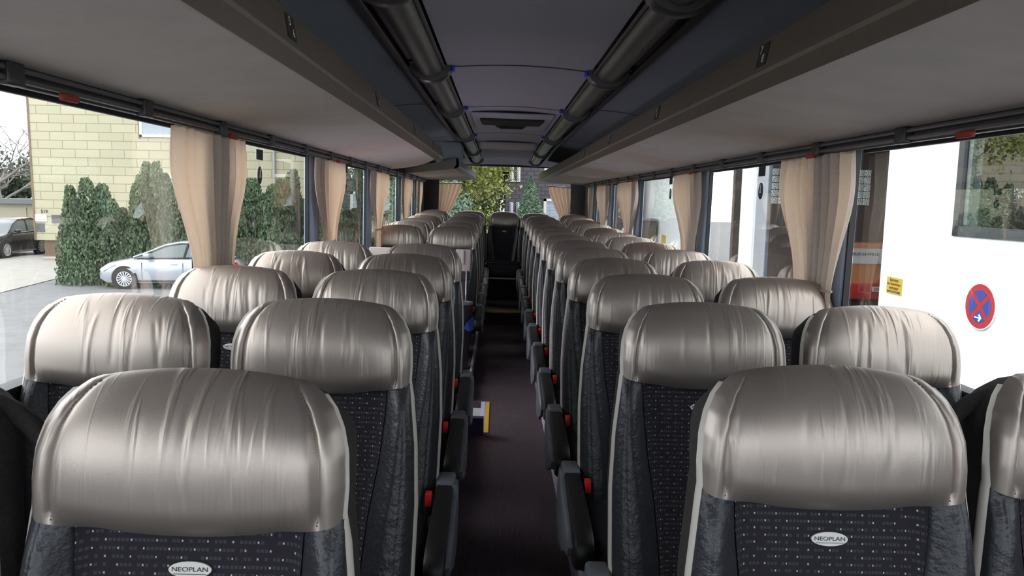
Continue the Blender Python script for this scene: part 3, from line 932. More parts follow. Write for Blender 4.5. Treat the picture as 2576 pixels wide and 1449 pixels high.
    for s in (-1, 1):
        # armrest on the aisle side: black pad with a grey outer body, seat belt buckle beside it
        x0 = s * .258
        DZ = -.048
        prof = [(-.045, .400), (-.055, .452), (-.085, .474), (-.14, .476), (-.50, .440), (-.565, .425), (-.595, .395), (-.592, .350), (-.565, .318), (-.52, .306), (-.40, .322), (-.25, .340), (-.14, .345), (-.07, .355)]
        prof = [(a, b + DZ) for a, b in prof]
        rings = []
        for dx_, sc_ in ((0, .93), (.006, 1), (.052, 1), (.060, .93)):
            cyy, czz = -.3, .39 + DZ
            rings.append([(x0 + s * (dx_ - .012), cyy + (p[0] - cyy) * (.985 if sc_ < 1 else 1), czz + (p[1] - czz) * sc_) for p in prof])
        MESH['armrest_pad', s] = MB().loft(rings).mesh('armrest_pad', 'plastic_black', angle=50)
        prof2 = [(-.02, .36 + DZ), (-.03, .40), (-.06, .425), (-.13, .430), (-.17, .41), (-.30, .375), (-.44, .345), (-.50, .31), (-.46, .26), (-.36, .23), (-.26, .18), (-.15, .16), (-.06, .20)]
        rings = []
        for dx_, sc_ in ((.044, .97), (.046, 1), (.062, .97), (.066, .88)):
            cyy, czz = -.28, .36 + DZ * .5
            rings.append([(x0 + s * (dx_ - .002), cyy + (p[0] - cyy) * sc_, czz + (p[1] - czz) * sc_) for p in prof2])
        mb = MB().loft(rings)
        mb.rbox(*sorted((x0 - s * .014, x0 + s * .052)), -.135, -.03, .385, .440, .012, 3)
        MESH['armrest_body', s] = mb.mesh('armrest_body', 'plastic_grey', angle=50)
        bx = s * .226
        MESH['belt_buckle', s] = MB().rbox(bx - .013, bx + .013, -.215, -.185, .32, .415, .004).mesh('belt_buckle', 'plastic_black')
        MESH['buckle_button', s] = MB().rbox(bx - .011, bx + .011, -.221, -.190, .385, .430, .002).mesh('buckle_button', 'red_plastic')
        MESH['recliner_cover', s] = MB().prism([(-.14 + .10 * math.cos(2 * PI * k / 24), .275 + .115 * math.sin(2 * PI * k / 24)) for k in range(24)], 'x', *sorted((s * .225, s * .243))).mesh('recliner_cover', 'plastic_black')
        pts = [(s * .244, -.14 + .095 * math.cos(a), .275 + .11 * math.sin(a)) for a in [PI * .45 + PI * 1.0 * k / 14 for k in range(15)]]
        MESH['cover_piping', s] = MB().tube(pts, .004, 6).mesh('cover_piping', 'trim_cream')
        pts = []
        for k in range(15):
            a = -.7 + 2.7 * k / 14
            pts.append((s * (.150 + .132 * math.cos(a)), .085, ZS + .0 + .150 * math.sin(a)))
        MESH['grab_handle', s] = MB().tube(pts, .015, 12).mesh('grab_handle', 'shell_fabric')
seat_meshes()
def part(key, parent, name=None):
    me = MESH[key]
    o = bpy.data.objects.new(name or (key if isinstance(key, str) else key[0]), me); col.objects.link(o); o.parent = parent; return o
_badge_txt = text('badge_lettering', 'NEOPLAN', .0095, 'badge_ink', None, Matrix.Identity(4), .0002, 1.25)
_bt = _badge_txt.data
bpy.data.objects.remove(_badge_txt)
_bt.transform(Matrix.Translation((0, .0005, 0)))
_v = MB().box(-.024, .024, -.0066, -.0058, -.0002, .0002)
_ul = _v.mesh('u', 'badge_ink', sm=False)
_bm = bmesh.new(); _bm.from_mesh(_bt); _bm.from_mesh(_ul); _bm.to_mesh(_bt); _bm.free()
_bt.transform(frame((1, 0, 0), (0, 0, 1), (0, -.0042, 0)))
MESH['badge_lettering'] = _bt
def make_seat(arm, var, badge=True, handle=0, rear=False):
    r = empty('coach_seat')
    part(('head_cover', var), r)
    part('backrest_panel', r)
    for s in (-1, 1): part(('side_bolster', s), r)
    sh = part('backrest_shell', r)
    for s in (-1, 1): part(('edge_strip', s), r)
    if badge:
        b = part('badge', r)
        zl = -.082; p = low_pt(0, zl)
        b.location = (0, p[1] - .002, ZS + zl); b.rotation_euler = (-.16, 0, 0)
        part('badge_lettering', b)
    cu = part(('seat_cushion', 'rear') if rear else 'seat_cushion', r)
    if not rear:
        part('cushion_panel', cu)
        part('pedestal', r)
    if arm:
        ab = part(('armrest_body', arm), r, 'armrest'); part(('armrest_pad', arm), ab)
        bb = part(('belt_buckle', arm), r); part(('buckle_button', arm), bb)
        rc = part(('recliner_cover', arm), r); part(('cover_piping', arm), rc)
    if handle: part(('grab_handle', handle), r)
    return r
protos = {}
def seat(x, y, dz, arm, var, label, group, handle=0, rear=False):
    k = (arm, var, handle, rear)
    if k not in protos: r = protos[k] = make_seat(arm, var, True, handle, rear)
    else: r = copy_tree(protos[k])
    r.location = (x, y, PODZ + dz)
    tag(r, label, 'seat', group)
    return r
def rise_c(i): return [0] * 8 + [.013, .03, .05, .065, .085] if False else ([0, 0, 0, 0, 0, 0, 0, 0, .013, .03, .05, .065, .088][i])
vseq = [0, 0, 1, 2, 1, 3, 2, 3, 1, 2, 3, 2, 1, 3]
XB, XC, XA, XD = -.5171, .4976, -1.0, 1.0
XA, XD = -1.02, 1.014
for i in range(13):
    y = 1.1803 + .7961 * i
    xc = XC if i < 12 else .46
    seat(xc, y, rise_c(i), -1 if i < 12 else 0, vseq[i], 'grey topped black coach seat %s, aisle seat right of the aisle' % ('%s from the camera' % ordn[i] if i < 12 else 'nearest the rear window'), 'right hand aisle seats')
for i in range(13):
    y = 1.22 + .7961 * i
    seat(XD, y, rise_c(i), 0, vseq[(i + 2) % 13], 'grey topped black coach seat %s, beside the right windows' % ('%s from the camera' % ordn[i] if i < 12 else 'nearest the rear window'), 'right hand window seats', handle=-1 if i == 0 else 0)
for i in range(5):
    seat(XB, 1.0289 + .7961 * i, 0, 1, vseq[i], 'grey topped aisle seat left of the aisle, %s from the camera, before the stairwell' % ordn[i], 'front left aisle seats')
    seat(XA, 1.01 + .7961 * i, 0, 0, vseq[i + 3], 'grey topped seat beside the left windows, %s from the camera, before the stairwell' % ordn[i], 'front left window seats', handle=1 if i == 0 else 0)
for i in range(6):
    y = 6.9869 + .757 * i; dz = [0, .015, .027, .044, .068, .093][i]
    seat(XB + (.02 if i == 5 else 0), y, dz, 1 if i < 5 else 0, vseq[i + 4], 'grey topped aisle seat left of the aisle, in the %s row beyond the stairwell' % ordn[i], 'rear left aisle seats')
    seat(XA, y + (0 if i else .0), dz, 0, vseq[i + 5], 'grey topped seat beside the left windows, in the %s row beyond the stairwell' % ordn[i], 'rear left window seats')
seat(0.003, 10.80, 1.174 - 1.078, 0, 0, 'single black centre seat facing down the aisle at the rear window', 'rear centre seat', rear=True)

# ------------------------------------------------------------------ stairwell partition, pole and waste bin
p = empty('partition_screen', (-.78, 6.42, PODZ)); tag(p, 'low beige topped partition screen behind the stairwell on the left', 'partition')
MB().rbox(-.42, .33, -.015, .015, .80, .985, .01).build('upper_panel', 'panel_beige', p)
MB().rbox(-.42, .44, -.012, .018, .0, .81, .008).build('lower_panel', 'panel_dark', p)
MB().rbox(.335, .465, -.02, .02, .78, .99, .012).build('end_post_cover', 'panel_beige', p)
MB().rbox(.385, .41, -.035, -.02, .86, .985, .006).build('vertical_grip', 'panel_beige', p)
MB().rbox(-.42, .46, -.03, .03, .72, .80, .01).build('mid_bar', 'panel_dark', p)
pl = MB().tube([(-.345, 6.34, PODZ), (-.345, 6.34, .93)], .014, 14).build('handrail_pole', 'chrome')
tag(pl, 'vertical chrome handrail pole in front of the partition by the stairwell', 'pole')
b = empty('waste_bin', (-.375, 6.10, PODZ)); tag(b, 'small dark waste bin on the stairwell corner with a blue bag', 'bin')
def binring(z, rx, ry): return [(rx * math.cos(2 * PI * k / 24), ry * math.sin(2 * PI * k / 24), z) for k in range(24)]
MB().loft([binring(0.0, .07, .06), binring(.40, .085, .07), binring(.42, .095, .08), binring(.545, .10, .085), binring(.56, .095, .08), binring(.56, .075, .06), binring(.50, .07, .055)], cap=False).build('bin_body', 'plastic_black', b)
MB().loft([binring(.555, .102, .087), binring(.572, .100, .085), binring(.572, .08, .065), binring(.555, .078, .062)], cap=False).build('bin_rim', 'plastic_grey', b)
MB().add([(.06, -.075, .42), (.108, -.03, .46), (.110, .02, .40), (.112, .01, .34), (.08, -.06, .33), (.03, -.085, .36)], [(0, 1, 2), (0, 2, 3, 4), (0, 4, 5)]).build('bag', 'bag_blue', b)

# ------------------------------------------------------------------ stickers on the glass
def sticker(x, y, z, normal, label, oval=(.020, .043)):
    r = empty('window_sticker', (x, y, z)); tag(r, label, 'sticker', 'round and oblong window stickers')
    if normal == 'x':
        t_ = .002
        MB().box(-t_, t_, -.045, .045, .055, .105).build('oblong_label', 'sticker_dark', r, sm=False)
        MB().prism([(oval[0] * 1.5 * math.cos(2 * PI * k / 24), -.02 + oval[1] * math.sin(2 * PI * k / 24)) for k in range(24)], 'x', -t_, t_).build('oval_label', 'sticker_dark', r, sm=False)
        sx = 1 if x < 0 else -1
        MB().prism([(-.014, -.032), (.014, -.032), (.008, -.01), (.010, .0), (.0, .018), (-.010, .0), (-.008, -.01)], 'x', *sorted((sx * .002, sx * .0035))).build('pictogram', 'badge_white', r, sm=False)
    else:
        MB().box(-.055, .055, -.003, .0, .045, .078).build('oblong_label', 'sticker_dark', r, sm=False)
        MB().prism([(.033 * math.cos(2 * PI * k / 24), -.0 + .033 * math.sin(2 * PI * k / 24)) for k in range(24)], 'y', -.003, 0).build('round_label', 'sticker_dark', r, sm=False)
        MB().prism([(-.012, -.022), (.012, -.022), (.006, -.004), (.0, .022), (-.006, -.004)], 'y', -.005, -.003).build('pictogram', 'badge_white', r, sm=False)
sticker(-1.27, 3.70, 1.65, 'x', 'dark oblong and oval hammer sticker on the left window beside the first curtain')
sticker(-1.27, 5.75, 1.66, 'x', 'dark oblong and oval hammer sticker on the left window beside the second curtain')
sticker(1.27, 3.82, 1.66, 'x', 'dark oblong and oval hammer sticker on the right window between first and second curtains')
sticker(1.27, 5.85, 1.66, 'x', 'dark oblong and oval hammer sticker on the right window beyond the second curtain')
sticker(.005, YR - .0, 1.905, 'y', 'dark oblong and round sticker high on the rear window')

# ------------------------------------------------------------------ outdoors: ground
g = MB().box(-90, 90, -40, 120, GZ - .3, GZ); ext(tag(g.build('yard_ground', 'asphalt', sm=False), 'grey asphalt yard outside the coach windows', 'ground', kind='structure'))
g = MB().add([(-15.1, 22.3, GZ + .02), (-15.7, 26.0, GZ + .02), (-16.6, 34.0, GZ + .02), (-90, 60, GZ + .02), (-90, 14, GZ + .02), (-30, 14, GZ + .02)], [(0, 1, 2, 3, 4, 5)])
ext(tag(g.build('concrete_apron', 'concrete', sm=False), 'pale concrete apron in front of the yellow building', 'paving', kind='structure'))
g = MB().add([(-8, 4, GZ + .02), (-8.5, 11, GZ + .02), (-12.5, 14.0, GZ + .02), (-30, 13.0, GZ + .02), (-30, 4, GZ + .02)], [(0, 1, 2, 3, 4)])
ext(tag(g.build('pale_paving', 'concrete', sm=False), 'pale paving patch close to the left side of the coach', 'paving', kind='structure'))

# yellow shingled building
BY = 35.6
b = empty('shingled_building', (0, BY, 0))
W = MB()
W.box(-22.2, -9.3, 0, 9, -.72, 9.5)
W.build('shingle_facade', 'shingle_yellow', b, sm=False)
MB().box(-21.9, -9.5, .15, 9, GZ, -.72).build('plinth', 'plinth', b, sm=False)
MB().box(-22.26, -22.17, -.03, .05, -.72, 9.5).build('corner_strip', 'plinth', b, sm=False)
mb = MB()
for (x0, x1, z0, z1) in ((-21.4, -20.6, .10, .49), (-22.15, -21.75, -.32, .08), (-21.0, -20.2, -.72, -.33), (-20.2, -19.4, -.32, .08)):
    mb.box(x0, x1, -.02, .01, z0, z1)
mb.build('slate_tile', 'dark_slate', b, sm=False)
def bwin(parent, x0, x1, z0, z1, y=-.02, m='curtain_glass', mullion=None):
    f = MB()
    t = .11
    f.box(x0, x1, y - .04, y + .1, z0, z0 + t).box(x0, x1, y - .04, y + .1, z1 - t, z1).box(x0, x0 + t, y - .04, y + .1, z0, z1).box(x1 - t, x1, y - .04, y + .1, z0, z1)
    if mullion: f.box(mullion - .05, mullion + .05, y - .04, y + .1, z0, z1)
    fo = f.build('window', 'white_frame', parent, sm=False)
    MB().box(x0 + t, x1 - t, y + .0, y + .05, z0 + t, z1 - t).build('pane', m, fo, sm=False)
bwin(b, -17.05, -14.6, 4.22, 5.5); bwin(b, -17.0, -14.6, 1.15, 2.42); bwin(b, -10.45, -9.5, 3.7, 5.0)
for xx in (-17.12, -14.62): MB().box(xx, xx + .08, -.03, .0, 4.15, 5.6).build('window_reveal', 'plinth', b, sm=False)
MB().tube([(-10.75, -.1, -1.3), (-10.75, -.1, 9.3)], .06, 8).build('downpipe', 'metal_grey', b)
MB().box(-22.15, -21.62, -.05, -.01, .17, .50).build('notice_board', 'white_frame', b, sm=False)
text('house_number', '519', .22, 'ink', b, frame((1, 0, 0), (0, 0, 1), (-21.72, -.03, .64)), .004)
text('notice_lettering', 'Tor', .07, 'ink', b, frame((1, 0, 0), (0, 0, 1), (-21.88, -.055, .39)), .001)
text('notice_lettering', 'Ausfahrt freihalten', .055, 'ink', b, frame((1, 0, 0), (0, 0, 1), (-21.88, -.055, .27)), .001)
tag(b, 'pale yellow shingled building with white framed windows seen through the left windows', 'building'); ext(b)
k = MB().rbox(-20.6, -17.5, 33.4, 33.75, GZ, GZ + .14, .03).build('kerb', 'kerb_stone'); ext(tag(k, 'low kerb at the foot of the yellow building', 'kerb'))
# garage beyond
b = empty('garage_row', (0, 45, 0))
MB().box(-45, -27.5, 0, 6, GZ, .85).build('garage_wall', 'garage_cream', b, sm=False)
MB().box(-45, -27.0, -.3, 6, .85, 1.12).build('garage_roof_edge', 'garage_roof', b, sm=False)
for x0 in (-44.8, -40.6, -36.4, -32.2):
    MB().box(x0 + .1, x0 + 3.7, -.05, .0, GZ + .05, .62).build('garage_door', 'garage_cream', b, sm=False)
tag(b, 'row of flat roofed cream garages beyond the dark car', 'building'); ext(b)

# foliage ------------------------------------------------------------
def leaf_cloud(mb, n, fn, size, rnd, up=0.0):
    for _ in range(n):
        c = Vector(fn(rnd)); s_ = size * rnd.uniform(.6, 1.4)
        d = Vector((rnd.uniform(-1, 1), rnd.uniform(-1, 1), rnd.uniform(-1, 1) + up)).normalized()
        e = d.cross(Vector((rnd.uniform(-1, 1), rnd.uniform(-1, 1), rnd.uniform(-1, 1)))).normalized()
        a, b_, c_, d_ = c - e * s_ * .32, c + d * s_ * .5, c + e * s_ * .32, c - d * s_ * .5
        n0 = len(mb.v); mb.v += [tuple(a), tuple(b_), tuple(c_), tuple(d_)]; mb.f.append((n0, n0 + 1, n0 + 2, n0 + 3)); mb.mi.append(0)
def shrub_mesh(seed, h_, r_, n, size, m, spires=3):
    rnd = random.Random(seed)
    sp = [(rnd.uniform(-.8, .8) * r_, rnd.uniform(-.6, .6) * r_, rnd.uniform(.62, 1.0) * h_, rnd.uniform(.22, .42) * r_) for _ in range(spires)]
    mb = MB(); mb.keep = True
    def fn(rd):
        sx_, sy_, hh, rr = rd.choice(sp)
        z = hh * rd.random() ** .8; f = z / hh
        R = (rr + (r_ - rr) * max(0, 1 - f * 1.6)) * (1 - f ** 2.6) ** .6 + .03
        a = rd.uniform(0, 2 * PI); q = rd.uniform(.55, 1.05)
        return (sx_ * min(1, f * 2) + R * q * math.cos(a), sy_ * min(1, f * 2) + R * q * math.sin(a), z)
    leaf_cloud(mb, n, fn, size, rnd, up=1.2)
    return mb.mesh('foliage', m, sm=False)
def hedge():
    meshes = [shrub_mesh(300 + k, 1.0, .30, 15000, .034, 'conifer_green', 8) for k in range(4)]
    stem = MB().tube([(0, 0, 0), (0.01, 0, .45), (0, 0, .8)], [.03, .02, .008], 6).mesh('stem', 'bark')
    rnd = random.Random(44)
    xs_ = [-14.0 + .78 * k for k in range(14)]
    hs = [3.9, 3.5, 3.7, 4.2, 3.6, 3.4, 3.9, 3.7, 4.0, 4.2, 3.9, 4.2, 4.0, 3.8]
    for k, x in enumerate(xs_):
        y = 25.2 + rnd.uniform(-.25, .25) + .35 * max(0, k - 8)
        r = empty('arborvitae', (x, y, GZ)); r.scale = (2.9, 2.9, hs[k])
        f = bpy.data.objects.new('foliage', meshes[k % 4]); col.objects.link(f); f.parent = r
        s_ = bpy.data.objects.new('stem', stem); col.objects.link(s_); s_.parent = r
        tag(r, 'green arborvitae shrub in the hedge behind the silver car, %s from the hedge\'s left end' % (ordn + ['fourteenth'])[k], 'shrub', 'arborvitae hedge')
        M_ = EXT @ Matrix.Translation(r.location) @ Matrix.Rotation(rnd.uniform(0, 6.28), 4, 'Z') @ Matrix.Diagonal((2.9, 2.9, hs[k], 1)); r.matrix_world = M_
hedge()
def tree(x, y, h_, rc, m, label, seed, n=9000, size=.16, bare=False, trunk='bark', dense=8):
    rnd = random.Random(seed)
    r = empty('bare_tree' if bare else 'leafy_tree', (x, y, GZ))
    tb = MB(); tips = []
    def branch(p, d, L, rad, lev):
        pts = [p]; q = Vector(p)
        for k in range(4):
            d = (d + Vector((rnd.uniform(-.25, .25), rnd.uniform(-.25, .25), rnd.uniform(-.12, .16)))).normalized(); q = q + d * L / 4; pts.append(tuple(q))
        tb.tube(pts, [rad * (1 - .13 * k) for k in range(5)], 5 if lev else 8, cap=False)
        tips.append(q)
        if lev < (4 if bare else 3):
            for _ in range(rnd.randint(3, 4)):
                k = rnd.randint(2, 4); a = rnd.uniform(0, 2 * PI)
                nd = (d * .55 + Vector((math.cos(a), math.sin(a), rnd.uniform(-.05, .6))) * .8).normalized()
                branch(pts[k], nd, L * rnd.uniform(.55, .75), rad * .5, lev + 1)
    branch((0, 0, 0), Vector((0, 0, 1)), h_ * .42, h_ * .018, 0)
    tb.build('trunk', trunk, r, angle=80)
    if not bare:
        cl_ = [(t_, rc * rnd.uniform(.25, .45)) for t_ in tips[1:]]
        for _ in range(dense): cl_.append((Vector((rnd.uniform(-.7, .7) * rc, rnd.uniform(-.7, .7) * rc, h_ * rnd.uniform(.12, .9))), rc * rnd.uniform(.3, .5)))
        def fn(rd):
            c, R = rd.choice(cl_); v_ = Vector((rd.gauss(0, 1), rd.gauss(0, 1), rd.gauss(0, 1))).normalized() * R * rd.uniform(.5, 1)
            return c + v_
        mb = MB(); mb.keep = True; leaf_cloud(mb, n, fn, size, rnd); 
        o = bpy.data.objects.new('crown', mb.mesh('crown', m, sm=False)); col.objects.link(o); o.parent = r
    tag(r, label, 'tree', 'trees outside'); ext(r); return r
tree(-30.5, 46, 11.5, 4, None, 'bare branched tree against the sky at the far left', 3, bare=True, trunk='bark_pale')
tree(-36, 50, 11, 4, None, 'bare branched tree at the left edge behind another bare tree', 5, bare=True, trunk='bark_pale')
tree(-33, 58, 6.3, 3.4, 'pine_dark', 'dark green tree behind the garages, left one', 8, size=.3, dense=26)
tree(-38.5, 57, 6.0, 3.4, 'pine_dark', 'dark green tree behind the garages, far left one', 9, size=.3, dense=26)
# trees behind the rear window
tree(-2.6, 27, 9.5, 2.6, 'leaf_yellow', 'yellow green tree seen in the middle of the rear window', 21, n=20000, size=.14, dense=22)
tree(-4.6, 31, 9.0, 3.0, 'leaf_green', 'green tree seen at the left of the rear window', 22, n=14000, size=.16, dense=26)
tree(-.9, 33, 8.0, 2.2, 'leaf_yellow', 'yellow green tree beside the purple slate building', 23, n=24000, size=.15, dense=40)
tree(-7.5, 44, 9.5, 3.6, 'leaf_green', 'green tree far off between hedge and rear window', 24, n=9000, size=.22, dense=26)
tree(-2.6, 24.0, 4.4, 1.6, 'spruce_green', 'low blue green bush below the left of the rear window', 27, n=9000, size=.10, dense=18)
# grassy bank behind the hedge
mb = MB(); mb.grid(lambda u, v: (-14 + 14 * u, 38 + 22 * v, GZ + 4.0 * smooth(0, 1, v)), 10, 10)
ext(tag(mb.build('grass_bank', 'grass'), 'green grassy bank rising behind the hedge', 'bank', kind='structure'))
# small conifer in front of the slate building
r = empty('small_conifer', (0, 0, 0))
o = bpy.data.objects.new('foliage', None); bpy.data.objects.remove(o)
rnd = random.Random(71); mb = MB(); mb.keep = True
def cf(rd):
    f = rd.random() ** .7; z = .15 + 3.85 * f; R = 1.35 * (1 - f) * rd.uniform(.35, 1.1) + .02; a = rd.uniform(0, 2 * PI)
    return (R * math.cos(a), R * math.sin(a), z - R * .15)
leaf_cloud(mb, 16000, cf, .09, rnd, up=-.2)
MBt = MB().tube([(0, 0, 0), (0, 0, 3.9)], [.07, .01], 6).build('trunk', 'bark', r)
o = bpy.data.objects.new('foliage', mb.mesh('foliage', 'spruce_green', sm=False)); col.objects.link(o); o.parent = r
r.location = (1.15, 28.6, GZ); tag(r, 'pointed pale green conifer in front of the slate building behind the coach', 'tree'); ext(r)
# purple slate building behind the coach
b = empty('slate_building', (0, 30.2, 0))
MB().box(.2, 5.4, 0, 8, GZ, 9).build('slate_facade', 'slate_purple', b, sm=False)
for x0 in (.36, .63):
    for z0, z1 in ((2.28, 5.0), (-1.2, 1.45)):
        f = MB().box(x0, x0 + .15, -.03, .02, z0, z1).build('slit_window', 'white_frame', b, sm=False)
        MB().box(x0 + .0, x0 + .07, -.045, -.03, z0 + .05, z1 - .03).build('pane', 'curtain_glass', f, sm=False)
bwin(b, 1.75, 3.6, -.9, 1.62, m='shutter_blue'); bwin(b, 1.75, 3.6, 2.62, 5.0, m='shutter_blue')
tag(b, 'purple grey slate clad building behind the rear window with slit windows', 'building'); ext(b)

# ------------------------------------------------------------------ cars
def wheel(parent, x, z, y, R, m='alloy', spokes=15):
    w = empty('wheel'); w.parent = parent; w.location = (x, y, z)
    n = 32
    prof = [(-.10, R * .66), (-.11, R * .9), (-.09, R), (.09, R), (.11, R * .9), (.10, R * .6)]
    rings = [[(r_ * math.cos(2 * PI * k / n), yy, r_ * math.sin(2 * PI * k / n)) for k in range(n)] for yy, r_ in prof]
    MB().loft(rings, cap=True).build('tyre', 'tyre', w)
    rim = MB()
    rings = [[(r_ * math.cos(2 * PI * k / n), yy, r_ * math.sin(2 * PI * k / n)) for k in range(n)] for yy, r_ in ((-.105, R * .72), (-.115, R * .72), (-.115, R * .66), (-.09, R * .64))]
    rim.loft(rings, cap=False)
    for k in range(spokes):
        a = 2 * PI * k / spokes; da = .055
        pts = [(R * .12, a - .25), (R * .66, a - da * 1.7), (R * .66, a + da * 1.7), (R * .12, a + .25)]
        v = [(r_ * math.cos(t), -.112, r_ * math.sin(t)) for r_, t in pts] + [(r_ * math.cos(t), -.10, r_ * math.sin(t)) for r_, t in pts]
        rim.add(v, [(0, 1, 2, 3), (0, 4, 5, 1), (1, 5, 6, 2), (2, 6, 7, 3)])
    rim.disc((0, 0), R * .16, 'y', -.122, -.10, 20)
    rim.build('alloy_rim', m, w)
def car(name, loc, rz, body_m, L, Hh, Wd, prof_top, roof, belt, wheels, R, label, glass_x, mats):
    r = empty(name)
    hw = Wd / 2
    xs_ = [L * k / 48 for k in range(49)]
    rings = []
    for x in xs_:
        zt = interp(prof_top, x); zb = interp([(0, .32), (.25, .20), (L - .3, .22), (L, .38)], x)
        w = hw * interp([(0, .80), (.25, .93), (.8, 1.0), (L - .8, 1.0), (L - .2, .93), (L, .82)], x)
        zs1 = zt - .04; ring = [(0, zt), (w * .55, zt - .008), (w * .82, zt - .03), (w * .93, zt - .08), (w * .985, zt - .2), (w * 1.0, (zt + zb) / 2), (w * .985, zb + .14), (w * .93, zb)]
        full = ring + [(-a, c) for a, c in reversed(ring[1:])]
        rings.append([(x, a, c) for a, c in full])
    body = MB().loft(rings).build('body', body_m, r, angle=50)
    # greenhouse
    gx = [x for x in [roof[0][0] + (roof[-1][0] - roof[0][0]) * k / 30 for k in range(31)]]
    rings = []; rr2 = []
    for x in gx:
        zr = interp(roof, x); zb = interp(belt, x) - .03
        w0 = hw * .92; w1 = hw * .72
        zz = max(zr, zb + .01)
        f = (zz - zb) / (Hh - belt[0][1])
        wt = w0 + (w1 - w0) * min(1, f)
        half = [(0, zz), (wt * .6, zz - .01), (wt * .93, zz - .035), (wt, zz - .07 * min(1, f * 2)), (w0, zb)]
        rings.append([(x, a, c) for a, c in half + [(-a, c) for a, c in reversed(half[1:])]])
    MB().loft(rings).build('glasshouse', 'car_glass', r, angle=50)
    # roof skin and pillars
    rf = MB()
    def rp(x, side, k):  # k 0 roof edge, 1 belt
        i = min(30, max(0, int(round((x - gx[0]) / (gx[-1] - gx[0]) * 30)))); ring = rings[i]
        return ring[3 if k == 0 else 4] if side > 0 else ring[5 if k == 0 else 4]
    x0r, x1r = glass_x
    sk = []
    for i, x in enumerate(gx):
        if x0r <= x <= x1r:
            g_ = rings[i]; sk.append([(p[0], p[1] * 1.012, p[2] + .008) for p in (g_[6], g_[7], g_[8], g_[0], g_[1], g_[2])] if len(g_) == 9 else None)
    sk = [q for q in sk if q]
    sk = [[(p[0], p[1], p[2]) for p in q] for q in sk]
    if sk: rf.loft(sk, close=False, cap=False)
    rf.build('roof', body_m, r, angle=60)
    for side in (-1, 1):
        # line of pillar along the roof edge on each side, from bonnet to tail
        pts = []
        for i, x in enumerate(gx):
            g_ = rings[i]; p_ = g_[3] if side > 0 else g_[6]
            pts.append((p_[0], p_[1] * 1.01, p_[2] + .012))
        MB().tube(pts, .035, 6).build('roof_pillar', body_m, r, angle=60)
        for xp in mats.get('pillars', []):
            zr = interp(roof, xp) - .05; zb = interp(belt, xp)
            MB().tube([(xp, side * hw * .915, zb), (xp + .1, side * hw * .735, zr)], .035, 6).build('door_pillar', 'gasket', r)
        # belt line
        MB().tube([(x, side * hw * .935, interp(belt, x) - .01) for x in gx[1:-3]], .014, 6).build('belt_trim', mats.get('trim', 'gasket'), r)
        MB().rbox(mats['sill'][0], mats['sill'][1], *sorted((side * hw * .955, side * hw * 1.0)), .235, .30, .01).build('sill_trim', 'gasket' if body_m != 'car_navy' else 'metal_grey', r)
        mx = mats['mirror']
        MB().rbox(mx, mx + .2, *sorted((side * (hw - .02), side * (hw + .2))), belt[0][1] + .02, belt[0][1] + .17, .05, 4).build('wing_mirror', body_m, r)
        for dxs in mats['seams']:
            MB().box(dxs, dxs + .012, *sorted((side * hw * .96, side * hw * 1.004)), .32, .86).build('door_seam', 'gasket', r, sm=False)
        for hx in mats['handles']:
            MB().rbox(hx, hx + .2, *sorted((side * hw * .97, side * hw * 1.02)), .80, .83, .008).build('door_handle', body_m, r)
        MB().add([(.02, side * hw * .80, .60), (.16, side * hw * .945, .56), (.62, side * hw * .965, .80), (.40, side * hw * .86, .80), (.10, side * hw * .83, .68)], [(0, 1, 2, 3, 4)]).build('headlamp', 'lamp_clear', r, sm=False)
        MB().add([(L - .10, side * hw * .90, .92), (L - .02, side * hw * .80, .78), (L - .3, side * hw * .965, .80), (L - .36, side * hw * .95, .95)], [(0, 1, 2, 3)]).build('tail_lamp', 'tail_red', r, sm=False)
    for wx in wheels:
        for side in (-1, 1):
            MB().disc((wx, R + .01), R + .075, 'y', *sorted((side * hw * .80, side * hw * .995)), 32).build('wheel_arch', 'gasket', r)
            w0 = len(r.children)
            wheel(r, wx, R, side * (hw * .90), R)
            if side > 0: r.children[-1].rotation_euler = (0, 0, PI) if r.children[-1].name.startswith('wheel') else (0, 0, 0)
    tag(r, label, 'car')
    r.matrix_world = EXT @ Matrix.Translation(loc) @ Matrix.Rotation(rz, 4, 'Z')
    return r
car('hatchback_car', (-12.95, 23.65 + .92, GZ), math.radians(1.5), 'car_silver', 4.5, 1.58, 1.84,
    [(0, .62), (.06, .72), (.3, .86), (1.0, 1.00), (1.32, 1.04), (4.1, 1.06), (4.35, 1.04), (4.5, .82)],
    [(1.15, 1.03), (1.6, 1.25), (2.1, 1.47), (2.6, 1.56), (3.3, 1.55), (3.8, 1.42), (4.2, 1.2), (4.38, 1.05)],
    [(1.15, 1.0), (4.4, 1.08)], [.87, 3.55], .335, 'silver hatchback car parked in front of the hedge', (2.0, 4.0),
    dict(pillars=[2.75, 3.6], sill=(1.3, 3.1), mirror=1.55, seams=[1.42, 2.72, 3.6], handles=[2.35, 3.3]))
car('estate_car', (-23.6, 33.2, GZ), math.radians(93), 'car_navy', 4.7, 1.85, 1.95,
    [(0, .75), (.08, .9), (.35, 1.02), (1.3, 1.18), (4.5, 1.22), (4.7, 1.0)],
    [(1.25, 1.15), (1.8, 1.6), (2.3, 1.80), (3.4, 1.84), (4.3, 1.72), (4.6, 1.25)],
    [(1.25, 1.14), (4.6, 1.22)], [.95, 3.75], .38, 'dark navy estate car parked beside the yellow building', (2.2, 4.2),
    dict(pillars=[2.8, 3.7], sill=(1.35, 3.3), mirror=1.6, seams=[1.5, 2.8, 3.7], handles=[2.4, 3.4], trim='chrome'))

